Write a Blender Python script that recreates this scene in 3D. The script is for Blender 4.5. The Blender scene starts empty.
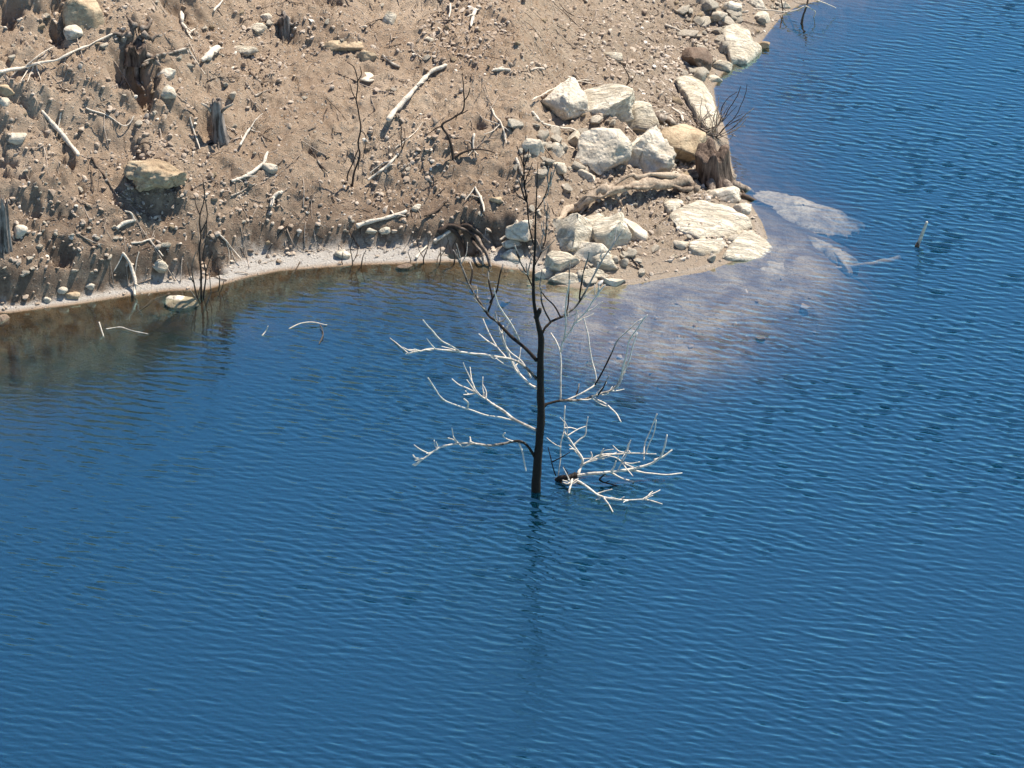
import bpy, bmesh, math, random
import numpy as np
from mathutils import Vector, Matrix
from mathutils.bvhtree import BVHTree

rng = np.random.default_rng(7)
random.seed(7)
scene = bpy.context.scene
COL = scene.collection

# ------------------------------------------------------------------ camera
PITCH = math.radians(28.0)
HFOV = math.radians(16.5)
FPX = 512.0 / math.tan(HFOV / 2)
cp, sp = math.cos(PITCH), math.sin(PITCH)
SC = 89.0                                   # pixels per metre at the tree


def raydir(u, v):
    a, b = u - 512.0, 384.0 - v
    return np.array([a, FPX * cp + b * sp, -FPX * sp + b * cp])


CAM = -raydir(536, 491) / SC
cd = bpy.data.cameras.new('camera')
cd.angle = HFOV
cd.clip_end = 3000.0
cam = bpy.data.objects.new('camera', cd)
cam.location = CAM
cam.rotation_euler = (math.pi / 2 - PITCH, 0, 0)
COL.objects.link(cam)
scene.camera = cam


def on_z(u, v, z):
    d = raydir(u, v)
    return CAM + d * ((z - CAM[2]) / d[2])


def on_y(u, v, y):
    d = raydir(u, v)
    return CAM + d * ((y - CAM[1]) / d[1])


def scale_at(p):
    f = np.array([0, cp, -sp])
    return FPX / float(np.dot(np.asarray(p) - CAM, f))


# ------------------------------------------------------------------ noise
def _h(i, j, k, s):
    n = (i.astype(np.uint32) * np.uint32(374761393) + j.astype(np.uint32) * np.uint32(668265263)
         + k.astype(np.uint32) * np.uint32(2246822519) + np.uint32((s * 3266489917) & 0xffffffff))
    n = (n ^ (n >> np.uint32(13))) * np.uint32(1274126177)
    n = n ^ (n >> np.uint32(16))
    return (n & np.uint32(0xffffff)).astype(np.float64) / 16777215.0


def vnoise(p, s=0):
    f = np.floor(p)
    i = f.astype(np.int64)
    t = p - f
    t = t * t * t * (t * (t * 6 - 15) + 10)
    r = 0
    for a in (0, 1):
        wa = t[:, 0] if a else 1 - t[:, 0]
        for b in (0, 1):
            wb = t[:, 1] if b else 1 - t[:, 1]
            for c in (0, 1):
                wc = t[:, 2] if c else 1 - t[:, 2]
                r = r + wa * wb * wc * _h(i[:, 0] + a, i[:, 1] + b, i[:, 2] + c, s)
    return r


def fbm(p, o=4, s=0, gain=.5):
    r, a, tot = 0, 1.0, 0
    for k in range(o):
        r = r + a * (vnoise(p * (2.03 ** k) + 17.3 * k, s + k) - .5)
        tot += a
        a *= gain
    return r / tot * 2          # about -1..1


def sstep(a, b, x):
    t = np.clip((x - a) / (b - a), 0, 1)
    return t * t * (3 - 2 * t)


# ------------------------------------------------------------------ shoreline
BOT = [(-60, 330), (-20, 318), (0, 313), (10, 313), (40, 309), (80, 304), (135, 295), (170, 291), (207, 290), (225, 284), (250, 277),
       (280, 271), (330, 267), (360, 265), (400, 264), (450, 262), (487, 264), (507, 269), (532, 272), (547, 280),
       (558, 286), (580, 289), (607, 287), (637, 284), (662, 279), (705, 272), (732, 262), (756, 250), (768, 238)]
RGT = [(768, 238), (762, 222), (752, 206), (741, 193), (735, 178), (731, 160), (729, 142), (724, 125), (716, 104), (714, 88), (723, 73),
       (738, 61), (757, 48), (768, 33), (783, 15), (800, 5), (836, -3), (880, -20), (930, -50)]
B = np.array([on_z(u, v, 0)[:2] for u, v in BOT])
R = np.array([on_z(u, v, 0)[:2] for u, v in RGT])
B = np.vstack([[[-900, B[0, 1] - 25], [-60, B[0, 1] - 4], [-14, B[0, 1] - .6]], B])
R = np.vstack([R, [[R[-1, 0] + 3, 26], [20, 60], [120, 160], [900, 330]]])


def dist_poly(P, L):
    best = np.full(len(P), 1e18)
    for a, b in zip(L[:-1], L[1:]):
        ab = b - a
        t = np.clip(((P - a) @ ab) / (ab @ ab), 0, 1)
        q = P - a - t[:, None] * ab
        best = np.minimum(best, (q * q).sum(1))
    return np.sqrt(best)


POLY = np.vstack([B, R[1:], [[900, 2000], [-900, 2000]]])


def inside(P):
    ins = np.zeros(len(P), bool)
    n = len(POLY)
    for k in range(n):
        a, b = POLY[k], POLY[(k + 1) % n]
        if a[1] == b[1]:
            continue
        c = (a[1] > P[:, 1]) != (b[1] > P[:, 1])
        ins ^= c & (P[:, 0] < (b[0] - a[0]) * (P[:, 1] - a[1]) / (b[1] - a[1]) + a[0])
    return ins


def terrain(P):
    """height, signed distance to the shore and masks for points P (N,2)"""
    x, y = P[:, 0], P[:, 1]
    dB, dR = dist_poly(P, B), dist_poly(P, R)
    ins = inside(P)
    m = np.minimum(dB, dR)
    k = np.minimum(1.4, .9 * m) + 1e-6
    hh = np.clip(1 - np.abs(dB - dR) / k, 0, 1)
    d = m - hh * hh * k * .25
    P3 = np.column_stack([x, y, np.zeros(len(x))])
    left = 1 - sstep(-5.6, -3.4, x)
    point = sstep(-.3, .7, x)
    slope = .46 + .30 * left - .02 * point
    wob = fbm(P3 * 1.3, 3, 11) + .35 * fbm(P3 * 7.0, 4, 13, .65)
    d0 = np.where(point > .5, .1, .30) * (1 + .5 * wob) + .02
    d0 = d0 * (1 - .55 * left) * (1 - .25 * sstep(-1.6, .2, x))
    cut = (.19 + .15 * left) * (1 - point) * (1 + .5 * wob)
    beach = .22 * np.minimum(d, d0)
    flat = .16 * np.clip(d - d0, 0, 1.25)
    rise = slope * np.clip(d - d0, 0, None) + .24 * np.clip(d - d0, 0, 1.5) * (1 - point) * (1 - .4 * left) + .30 * left * np.clip(d - 1.6, 0, 1.4)
    far = 6.0 * (1 - np.exp(-rise / 6.0)) + .08 * np.clip(d - 12, 0, None)
    rise = np.where(d > 3, far, 6.0 * (1 - np.exp(-rise / 6.0)))
    pr = flat + (slope) * np.clip(d - d0 - .9, 0, None)
    pr = 9.0 * (1 - np.exp(-pr / 9.0)) + .08 * np.clip(d - 12, 0, None)
    pmask = point * (1 - sstep(8.2, 9.6, y))
    land = beach + cut * sstep(0, .16, d - d0) + rise * (1 - pmask) + pr * pmask
    # hollows and hummocks on the slope
    terrain.d0 = d0
    big = fbm(P3 * .55, 3, 3)
    mid = fbm(P3 * 1.7, 4, 5)
    fin = fbm(P3 * 6.5, 4, 9, .6)
    rid = np.abs(fbm(P3 * 3.2, 3, 21))
    fine_ok = np.clip(1 - np.hypot(x, y - 8) / 40, 0, 1)
    up = sstep(.25, 1.0, d) * ins
    lumpy = .65 + .40 * left
    land = land + up * (.28 * big + .10 * mid * lumpy + (.06 * fin - .06 * rid + .02) * lumpy * fine_ok)
    led = fbm(P3 * np.array([1.1, 2.3, 1]), 4, 61, .55)
    ledge = sstep(-.02, .10, led) + sstep(.24, .34, led) - sstep(-.36, -.26, -np.abs(led + .1)) * .3
    land = land + sstep(.35, .9, d) * ins * fine_ok * ledge * (.05 + .085 * left)
    crumb = np.maximum(fbm(P3 * 13.0, 2, 31, .6), 0)
    land = land + sstep(.3, .8, d) * ins * fine_ok * (crumb * (.045 + .01 * left) + .07 * (1 - .5 * left) * fbm(P3 * 19.0, 3, 33, .75))
    land = land + sstep(.03, .3, d) * (1 - up) * (.02 * fin) * (1 - point * .3)
    # under water
    su = .42 - .20 * left
    sh = np.exp(-((x - 1.6) ** 2 / 3.2 + (y - 4.2) ** 2 / 4.5))        # shallow shelf off the point
    sh = np.maximum(sh, .9 * np.exp(-((x - 2.9) ** 2 / 1.6 + (y - 5.6) ** 2 / 2.2)))
    su = su * (1 - .88 * np.clip(sh * 1.4, 0, 1))
    under = -(su * m + (.06 - .03 * left) * m * m * (1 - np.clip(sh * 1.2, 0, 1)))
    under = np.maximum(under, -7.0 - .4 * big)
    under = under + sstep(.1, .8, m) * (.10 * mid + .05 * big)
    under = np.minimum(under, -.01 * np.clip(m * 40, 0, 1))
    h = np.where(ins, land, under)
    sd = np.where(ins, d, -m)
    return h, sd, point, left


def axis(fine0, fine1, step, far, grow=1.22):
    a = list(np.arange(fine0, fine1 + 1e-6, step))
    lo, hi = [], []
    s, p = step, a[0]
    while p > -far:
        s *= grow
        p -= s
        lo.append(p)
    s, p = step, a[-1]
    while p < far:
        s *= grow
        p += s
        hi.append(p)
    return np.array(lo[::-1] + a + hi)


def grid_mesh(name, X, Y, Z, keep=None):
    nx, ny = len(X), len(Y)
    gx, gy = np.meshgrid(X, Y)
    co = np.column_stack([gx.ravel(), gy.ravel(), Z.ravel()])
    i = np.arange(nx * ny).reshape(ny, nx)
    q = np.column_stack([i[:-1, :-1].ravel(), i[:-1, 1:].ravel(), i[1:, 1:].ravel(), i[1:, :-1].ravel()])
    if keep is not None:
        kq = keep[q].any(1)
        q = q[kq]
        used = np.unique(q)
        mp = np.full(nx * ny, -1)
        mp[used] = np.arange(len(used))
        q = mp[q]
        co = co[used]
    else:
        used = np.arange(nx * ny)
    return raw_mesh(name, co, q), used


def raw_mesh(name, co, faces, smooth=True):
    me = bpy.data.meshes.new(name)
    n = faces.shape[1]
    me.vertices.add(len(co))
    me.vertices.foreach_set('co', np.asarray(co, np.float32).ravel())
    me.loops.add(faces.size)
    me.loops.foreach_set('vertex_index', faces.astype(np.int32).ravel())
    me.polygons.add(len(faces))
    me.polygons.foreach_set('loop_start', np.arange(0, faces.size, n, dtype=np.int32))
    me.polygons.foreach_set('use_smooth', np.full(len(faces), smooth))
    me.update(calc_edges=True)
    me.validate()
    return me


def attr(me, name, vals):
    a = me.attributes.new(name, 'FLOAT', 'POINT')
    a.data.foreach_set('value', np.asarray(vals, np.float32))


# ------------------------------------------------------------------ node helpers
class NT:
    def __init__(self, name):
        self.m = bpy.data.materials.new(name)
        self.m.use_nodes = True
        self.t = self.m.node_tree
        self.t.nodes.clear()

    def n(self, typ, ins=None, **kw):
        nd = self.t.nodes.new(typ)
        for k, v in kw.items():
            setattr(nd, k, v)
        for k, v in (ins or {}).items():
            if isinstance(v, bpy.types.NodeSocket):
                self.t.links.new(v, nd.inputs[k])
            else:
                nd.inputs[k].default_value = v
        return nd

    def noise(self, co, scale, detail=4, rough=.55, dist=0.0):
        return self.n('ShaderNodeTexNoise', {'Vector': co, 'Scale': scale, 'Detail': detail, 'Roughness': rough, 'Distortion': dist}).outputs[0]

    def rng(self, v, a, b, c=0.0, d=1.0):
        return self.n('ShaderNodeMapRange', {0: v, 1: a, 2: b, 3: c, 4: d}).outputs[0]

    def mix(self, f, a, b, mode='MIX'):
        nd = self.t.nodes.new('ShaderNodeMix')
        nd.data_type = 'RGBA'
        nd.blend_type = mode
        for k, v in ((0, f), (6, a), (7, b)):
            if isinstance(v, bpy.types.NodeSocket):
                self.t.links.new(v, nd.inputs[k])
            else:
                nd.inputs[k].default_value = v if k == 0 else (*v[:3], 1)
        return nd.outputs[2]

    def math(self, op, a, b=0.0):
        return self.n('ShaderNodeMath', {0: a, 1: b}, operation=op).outputs[0]

    def att(self, name):
        return self.n('ShaderNodeAttribute', attribute_name=name).outputs['Fac']

    def out(self, sh):
        o = self.t.nodes.new('ShaderNodeOutputMaterial')
        self.t.links.new(sh, o.inputs[0])
        return self.m


def mat_ground():
    m = NT('lakeshore_earth')
    co = m.n('ShaderNodeTexCoord').outputs['Object']
    d = m.att('shore')
    pt = m.att('point')
    n1 = m.noise(co, .8, 5, .6)
    n2 = m.noise(co, 5.0, 6, .65)
    n3 = m.noise(co, 28.0, 5, .7)
    c = m.mix(m.rng(n1, .35, .68), (.42, .30, .205), (.61, .47, .34))
    c = m.mix(m.rng(n2, .45, .72, 0, .5), c, (.27, .185, .13))
    c = m.mix(m.rng(n3, .52, .78, 0, .6), c, (.58, .48, .37))
    c = m.mix(m.rng(n3, .45, .25, 0, .6), c, (.13, .09, .065))
    # grit: small stones embedded in the soil
    vo = m.n('ShaderNodeTexVoronoi', {'Vector': co, 'Scale': 26.0, 'Randomness': 1.0})
    vd = m.n('ShaderNodeSeparateColor', {0: vo.outputs['Color']})
    grit = m.math('MULTIPLY', m.rng(vd.outputs[0], .70, .74), m.rng(vo.outputs['Distance'], .42, .30))
    gcol = m.mix(vd.outputs[1], (.30, .25, .20), (.58, .52, .44))
    c = m.mix(m.math('MULTIPLY', grit, .75), c, gcol)
    # light, dry, fine ground towards the point
    c = m.mix(m.math('MULTIPLY', pt, .5), c, m.mix(m.rng(n2, .3, .7), (.36, .29, .22), (.50, .43, .34)))
    # damp dark foot of the cut bank
    damp = m.math('MULTIPLY', m.math('MULTIPLY', m.rng(m.att('band'), .9, 1.2), m.rng(d, 1.3, .5)), m.rng(pt, .6, .1))
    damp = m.math('MULTIPLY', damp, m.rng(n2, .3, .6, .25, 1))
    c = m.mix(m.math('MULTIPLY', damp, .75), c, (.15, .10, .07))
    # pale dried silt band along the water's edge
    dd = m.math('ADD', m.att('band'), m.math('MULTIPLY', m.math('SUBTRACT', n2, .5), .9))
    silt = m.math('MULTIPLY', m.rng(d, .02, .09), m.rng(dd, 1.25, .85))
    silt = m.math('MULTIPLY', silt, m.rng(pt, .8, .2, .25, 1))
    c = m.mix(m.math('MULTIPLY', silt, m.rng(n3, .25, .5, .55, .95)), c, (.63, .585, .525))
    # brown mud under the water, pale stone and silt on the shelf off the point
    mud = m.mix(m.rng(n2, .35, .65), (.07, .045, .022), (.21, .13, .066))
    shelf = m.mix(m.rng(m.noise(co, 1.7, 5, .7, .6), .40, .62), (.30, .215, .14), (.70, .575, .40))
    shelf = m.mix(m.rng(n3, .5, .3, 0, .6), shelf, (.15, .11, .085))
    mud = m.mix(pt, mud, shelf)
    c = m.mix(m.rng(d, .025, -.02), c, mud)
    h = m.math('ADD', m.math('MULTIPLY', n3, .5), m.math('MULTIPLY', grit, .5))
    h = m.math('ADD', h, m.noise(co, 90, 3, .7))
    bp = m.n('ShaderNodeBump', {'Height': h, 'Strength': 1.0, 'Distance': .06})
    b = m.n('ShaderNodeBsdfPrincipled', {'Base Color': c, 'Roughness': .95, 'Specular IOR Level': .15, 'Normal': bp.outputs[0]})
    return m.out(b.outputs[0])


def mat_rock(name, light, dark, stain, rough_scale=1.0, pits=0.0, stainamt=.5, cracks=.45, strata=0.0):
    m = NT(name)
    tc = m.n('ShaderNodeTexCoord').outputs['Object']
    r = m.n('ShaderNodeObjectInfo').outputs['Random']
    off = m.n('ShaderNodeVectorMath', {0: tc, 1: m.n('ShaderNodeCombineXYZ', {0: m.math('MULTIPLY', r, 37.0), 1: m.math('MULTIPLY', r, 11.0)}).outputs[0]}, operation='ADD').outputs[0]
    n1 = m.noise(off, 3.2 * rough_scale, 6, .65, .4)
    n2 = m.noise(off, 14 * rough_scale, 6, .7)
    n3 = m.noise(off, 55, 4, .7)
    c = m.mix(m.rng(n1, .36, .62), dark, light)
    c = m.mix(m.rng(n2, .45, .68, 0, stainamt), c, stain)
    c = m.mix(m.rng(n3, .5, .3, 0, .45), c, tuple(v * .55 for v in dark))
    if strata:
        mpg = m.n('ShaderNodeMapping', {'Vector': off, 'Rotation': (.2, .15, .35), 'Scale': (1.0, 4.2, 3.2)}).outputs[0]
        sn = m.noise(mpg, 1.9, 7, .68, 1.6)
        c = m.mix(m.math('MULTIPLY', m.rng(sn, .50, .60), strata), c, tuple(v * .62 for v in dark))
    # hairline cracks
    vo = m.n('ShaderNodeTexVoronoi', {'Vector': off, 'Scale': 2.1, 'Randomness': 1.0}, feature='DISTANCE_TO_EDGE')
    wob = m.math('ADD', vo.outputs['Distance'], m.math('MULTIPLY', m.math('SUBTRACT', n2, .5), .22))
    crack = m.math('MULTIPLY', m.rng(wob, .016, .0), m.rng(n1, .46, .58))
    c = m.mix(m.math('MULTIPLY', crack, cracks), c, tuple(v * .35 for v in dark))
    h = m.math('ADD', m.math('MULTIPLY', n2, .9), m.math('MULTIPLY', n3, .45))
    if strata:
        h = m.math('SUBTRACT', h, m.math('MULTIPLY', m.rng(sn, .46, .60), .9))
    h = m.math('SUBTRACT', h, m.math('MULTIPLY', crack, .6 if cracks else 0.0))
    if pits:
        pv = m.n('ShaderNodeTexVoronoi', {'Vector': off, 'Scale': 15.0, 'Randomness': 1.0}).outputs['Distance']
        h = m.math('ADD', h, m.math('MULTIPLY', m.rng(pv, .1, .5), pits))
    bp = m.n('ShaderNodeBump', {'Height': h, 'Strength': .9, 'Distance': .03})
    b = m.n('ShaderNodeBsdfPrincipled', {'Base Color': c, 'Roughness': .9, 'Specular IOR Level': .2, 'Normal': bp.outputs[0]})
    return m.out(b.outputs[0])


def mat_gravel():
    m = NT('loose_gravel')
    t = m.att('tone')
    co = m.n('ShaderNodeTexCoord').outputs['Object']
    n = m.noise(co, 60, 3, .6)
    c = m.n('ShaderNodeValToRGB', {0: t})
    cr = c.color_ramp
    cr.elements[0].color = (.20, .15, .11, 1)
    cr.elements[1].color = (.66, .60, .52, 1)
    for p, k in ((.35, (.33, .255, .19, 1)), (.7, (.47, .39, .31, 1)), (.88, (.60, .53, .44, 1))):
        e = cr.elements.new(p)
        e.color = k
    cc = m.mix(m.rng(n, .55, .35, 0, .4), c.outputs[0], (.17, .13, .10))
    b = m.n('ShaderNodeBsdfPrincipled', {'Base Color': cc, 'Roughness': .95, 'Specular IOR Level': .15})
    return m.out(b.outputs[0])


def mat_wood(name, pale, dark, var=1.3):
    m = NT(name)
    w = m.att('bleach')
    co = m.n('ShaderNodeTexCoord').outputs['Object']
    n = m.noise(co, 9, 5, .7, .6)
    n2 = m.noise(co, 45, 4, .7)
    f = m.math('ADD', w, m.math('MULTIPLY', m.math('SUBTRACT', n, .5), var))
    c = m.mix(m.rng(f, .3, .7), dark, pale)
    c = m.mix(m.rng(n2, .55, .3, 0, .75), c, (.35, .33, .31), 'MULTIPLY')
    bp = m.n('ShaderNodeBump', {'Height': n2, 'Strength': .6, 'Distance': .012})
    b = m.n('ShaderNodeBsdfPrincipled', {'Base Color': c, 'Roughness': .85, 'Specular IOR Level': .2, 'Normal': bp.outputs[0]})
    return m.out(b.outputs[0])


def mat_stump(name, pale, dark):
    m = NT(name)
    co = m.n('ShaderNodeTexCoord').outputs['Object']
    st = m.n('ShaderNodeMapping', {'Vector': co, 'Scale': (1, 1, .12)}).outputs[0]
    n = m.noise(st, 22, 6, .65, .3)
    n1 = m.noise(co, 6, 4, .6)
    f = m.math('ADD', m.math('MULTIPLY', n, .7), m.math('MULTIPLY', n1, .3))
    c = m.mix(m.rng(f, .40, .60), dark, pale)
    bp = m.n('ShaderNodeBump', {'Height': n, 'Strength': 1.0, 'Distance': .04})
    b = m.n('ShaderNodeBsdfPrincipled', {'Base Color': c, 'Roughness': .9, 'Specular IOR Level': .15, 'Normal': bp.outputs[0]})
    return m.out(b.outputs[0])


def mat_water():
    m = NT('lake_water')
    co = m.n('ShaderNodeTexCoord').outputs['Object']
    dep = m.att('depth')
    mp = m.n('ShaderNodeMapping', {'Vector': co, 'Rotation': (0, 0, math.radians(18)), 'Scale': (1, 2.1, 1)}).outputs[0]
    f1 = m.noise(mp, 7.0, 3, .6, .3)
    f2 = m.noise(mp, 17.0, 3, .6, .4)
    h = m.math('ADD', f1, m.math('MULTIPLY', f2, .35))
    bp = m.n('ShaderNodeBump', {'Height': h, 'Strength': m.rng(m.att('chop'), 0, 1, .04, WAT['bump']), 'Distance': .03})
    deep = m.n('ShaderNodeSubsurfaceScattering', {'Color': (*WAT['deep'], 1), 'Scale': WAT['sss'], 'Radius': (.6, .9, 1.2)}, falloff='BURLEY')
    clear = m.n('ShaderNodeBsdfTransparent', {'Color': (.98, .94, .86, 1)})
    k = m.math('MULTIPLY', dep, -WAT['k'])
    op = m.math('SUBTRACT', 1.0, m.math('POWER', 2.71828, k))
    body = m.n('ShaderNodeMixShader', {0: op, 1: clear.outputs[0], 2: deep.outputs[0]})
    gl = m.n('ShaderNodeBsdfGlossy', {'Color': (*WAT['tint'], 1), 'Roughness': .03, 'Normal': bp.outputs[0]})
    geo = m.n('ShaderNodeNewGeometry')
    cs = m.math('ABSOLUTE', m.n('ShaderNodeVectorMath', {0: bp.outputs[0], 1: geo.outputs['Incoming']}, operation='DOT_PRODUCT').outputs['Value'])
    f0 = ((WAT['ior'] - 1) / (WAT['ior'] + 1)) ** 2
    fr = m.math('ADD', f0, m.math('MULTIPLY', m.math('POWER', m.math('SUBTRACT', 1.0, cs), WAT['pow']), 1 - f0))
    sh = m.n('ShaderNodeMixShader', {0: fr, 1: body.outputs[0], 2: gl.outputs[0]})
    return m.out(sh.outputs[0])



WAT = dict(bump=.12, deep=(.001, .012, .022), k=1.5, ior=2.9, pow=4.0, tint=(.50, .90, .97), sss=1.0)
AMP = .0080
SKEW = 1.5
SUN_AZ, SUN_EL, SUN_E, SKY_E, EXPO = 52.0, 62.0, 5.0, .092, 0.98

# ------------------------------------------------------------------ ground
X = axis(-8.2, 7.6, .026, 700)
Y = axis(3.4, 17.0, .028, 900)
gx, gy = np.meshgrid(X, Y)
H, SD, PT, LF = terrain(np.column_stack([gx.ravel(), gy.ravel()]))
D0 = terrain.d0
HG = H.reshape(len(Y), len(X))
def gh(x, y):
    i = min(max(int(np.searchsorted(X, x)) - 1, 0), len(X) - 2)
    j = min(max(int(np.searchsorted(Y, y)) - 1, 0), len(Y) - 2)
    a = (x - X[i]) / (X[i + 1] - X[i])
    b = (y - Y[j]) / (Y[j + 1] - Y[j])
    return ((HG[j, i] * (1 - a) + HG[j, i + 1] * a) * (1 - b) + (HG[j + 1, i] * (1 - a) + HG[j + 1, i + 1] * a) * b)


def hit(u, v, lift=0.0):
    """point on the ground (raised by lift) seen at photo position u, v"""
    d = raydir(u, v)
    d = d / np.linalg.norm(d)
    t = (8.0 - CAM[2]) / d[2]
    step = .08
    for _ in range(900):
        p = CAM + d * t
        if p[2] < gh(p[0], p[1]) + lift:
            break
        t += step
    lo, hi = t - step, t
    for _ in range(18):
        mid = (lo + hi) / 2
        p = CAM + d * mid
        if p[2] < gh(p[0], p[1]) + lift:
            hi = mid
        else:
            lo = mid
    return CAM + d * hi



# the mound of rubble the boulder heap sits in, and the soil round the outcrop
for u, v, rx, ry, up_ in ((612, 138, .75, .8, .22), (598, 255, .55, .45, .10), (540, 150, .4, .5, .10)):
    hp = hit(u, v)
    HG += up_ * np.exp(-((gx - hp[0]) / rx) ** 2 - ((gy - hp[1]) / ry) ** 2) * sstep(.02, .5, SD).reshape(HG.shape)

# hollows dug out under roots and stones
for u, v, rx, ry, dp in ((55, 18, .16, .24, .34), (128, 68, .22, .28, .48), (146, 90, .17, .20, .32), (176, 10, .16, .16, .28), (325, 0, .16, .12, .25), (463, 246, .26, .16, .30),
                         (204, 246, .16, .13, .30), (2, 4, .2, .2, .3), (30, 205, .1, .1, .15), (58, 250, .18, .10, .22), (207, 125, .10, .16, .2),
                         (478, 124, .07, .07, .15), (372, 68, .12, .08, .15), (310, 150, .14, .07, .12), (700, 48, .12, .14, .18),
                         (505, 226, .12, .08, .15), (285, 24, .1, .1, .15), (66, 160, .10, .10, .16), (75, 178, .12, .08, .12)):
    hp = hit(u, v)
    qx, qy = (gx - hp[0]) / rx, (gy - hp[1]) / ry
    m_ = (np.abs(qx) < 2.2) & (np.abs(qy) < 2.2)
    ql = qx[m_] ** 2 + qy[m_] ** 2
    jit = 1 + 1.1 * fbm(np.column_stack([gx[m_] * 6, gy[m_] * 6, gx[m_] * 0]), 4, 91, .65)
    jj = fbm(np.column_stack([gx[m_] * 14, gy[m_] * 14, gx[m_] * 0]), 3, 95)
    HG[m_] -= dp * (1 + .45 * jj) * np.exp(-(ql * np.clip(jit, .2, 3)) ** 1.7)
me, _ = grid_mesh('ground', X, Y, HG)
attr(me, 'shore', SD)
attr(me, 'band', SD / D0)
shelf = np.clip(np.maximum(np.exp(-((gx.ravel() - 1.4) ** 2 / 3.6 + (gy.ravel() - 4.4) ** 2 / 3.5)), .9 * np.exp(-((gx.ravel() - 2.9) ** 2 / 1.6 + (gy.ravel() - 5.6) ** 2 / 2.2))) * 1.5, 0, 1)
attr(me, 'point', np.where(SD > 0, PT * (1 - sstep(.8, 3.0, SD) * .7), shelf))
ground = bpy.data.objects.new('ground', me)
ground['kind'] = 'structure'
ground['label'] = 'bare brown earth bank sloping into the lake'
COL.objects.link(ground)
me.materials.append(mat_ground())


def gnormal(x, y, e=.18):
    n = np.array([gh(x - e, y) - gh(x + e, y), gh(x, y - e) - gh(x, y + e), 2 * e])
    return n / np.linalg.norm(n)


# ------------------------------------------------------------------ object helpers
def put(name, me, mat, loc=(0, 0, 0), parent=None, label=None, cat=None, group=None, kind=None):
    o = bpy.data.objects.new(name, me)
    COL.objects.link(o)
    o.location = loc
    if parent is not None:
        o.parent = parent
    if mat is not None and me is not None:
        me.materials.clear()
        me.materials.append(mat)
    for k, v in (('label', label), ('category', cat), ('group', group), ('kind', kind)):
        if v:
            o[k] = v
    return o


def empty(name, loc, label, cat, group=None):
    return put(name, None, None, loc, None, label, cat, group)


_ico = {}


def ico(level):
    if level not in _ico:
        bm = bmesh.new()
        bmesh.ops.create_icosphere(bm, subdivisions=level, radius=1)
        v = np.array([q.co[:] for q in bm.verts])
        f = np.array([[q.index for q in k.verts] for k in bm.faces])
        bm.free()
        _ico[level] = (v, f)
    return _ico[level]


def rock_verts(level, seed, cuts=9, rough=.10, deep=.62, fine=.035):
    v, f = ico(level)
    v = v.copy()
    r = np.random.default_rng(seed)
    v = v * (1 + .16 * fbm(v * 1.3 + seed * 3.1, 2, seed))[:, None]
    for _ in range(cuts + 6):
        n = r.normal(size=3)
        n /= np.linalg.norm(n)
        o = r.uniform(deep - .14, .84)
        dd = v @ n - o
        v = v - np.where(dd > 0, dd, 0)[:, None] * n
    n = v / np.linalg.norm(v, axis=1)[:, None]
    v = v + n * (rough * 1.0 * fbm(v * 2.6 + seed * 1.7, 4, seed + 5, .55))[:, None]
    if fine:
        v = v + n * (fine * (-np.abs(fbm(v * 7.0 + seed, 3, seed + 9)) + .25))[:, None]
    e = (v.max(0) - v.min(0)) / 2
    v = (v - (v.max(0) + v.min(0)) / 2) / e
    return v, f


SUNK = []          # world-space meshes of everything that may lie under the surface


def rock(u, v, w, h, mat, label, name='boulder', seed=1, flat=0, yaw=0, roll=0, sink=.5, cuts=9, rough=.10, deep=.62,
         level=None, depth=1.0, z=None, fine=.035, cat='rock', group=None, tilt=None, clean=False):
    if z is None:
        p = hit(u, v, .05)
    else:
        p = on_z(u, v, z)
    S = scale_at(p)
    a, hh = w / S / 2, h / S / 2
    if flat:
        nrm = gnormal(p[0], p[1]) if tilt is None else np.array(tilt, float)
        nrm = nrm / np.linalg.norm(nrm)
        viewd = raydir(u, v)
        viewd = viewd / np.linalg.norm(viewd)
        cosv = abs(float(nrm @ viewd))
        c = flat * min(a, hh / .8)
        b = max(hh - c * math.sqrt(max(0, 1 - cosv ** 2)) * .6, hh * .4) / max(cosv, .3)
    else:
        nrm = np.array([0, 0, 1.0])
        b = hh * 1.02 * depth
        c = hh * 1.0
    if z is None:
        p = hit(u, v, c * (1 - 2 * sink) if not flat else c * .25)
    lv = level or (5 if w > 60 else 4 if w > 22 else 3)
    vv, f = rock_verts(lv, seed, cuts, rough, deep, fine)
    vv = vv * np.array([a, b, c])
    M = Matrix.Rotation(math.radians(yaw), 3, 'Z')
    q = Vector((0, 0, 1)).rotation_difference(Vector(nrm)).to_matrix()
    rl = Matrix.Rotation(math.radians(-roll), 3, Vector((0, -cp, sp)))
    RM = np.array(rl @ q @ M)
    vv = vv @ RM.T
    me = raw_mesh(name, vv, f)
    o = put(name, me, mat, p, None, label, cat, group)
    if p[2] - abs(vv[:, 2]).max() < .05:
        SUNK.append((vv + p, f))
    return o


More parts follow.
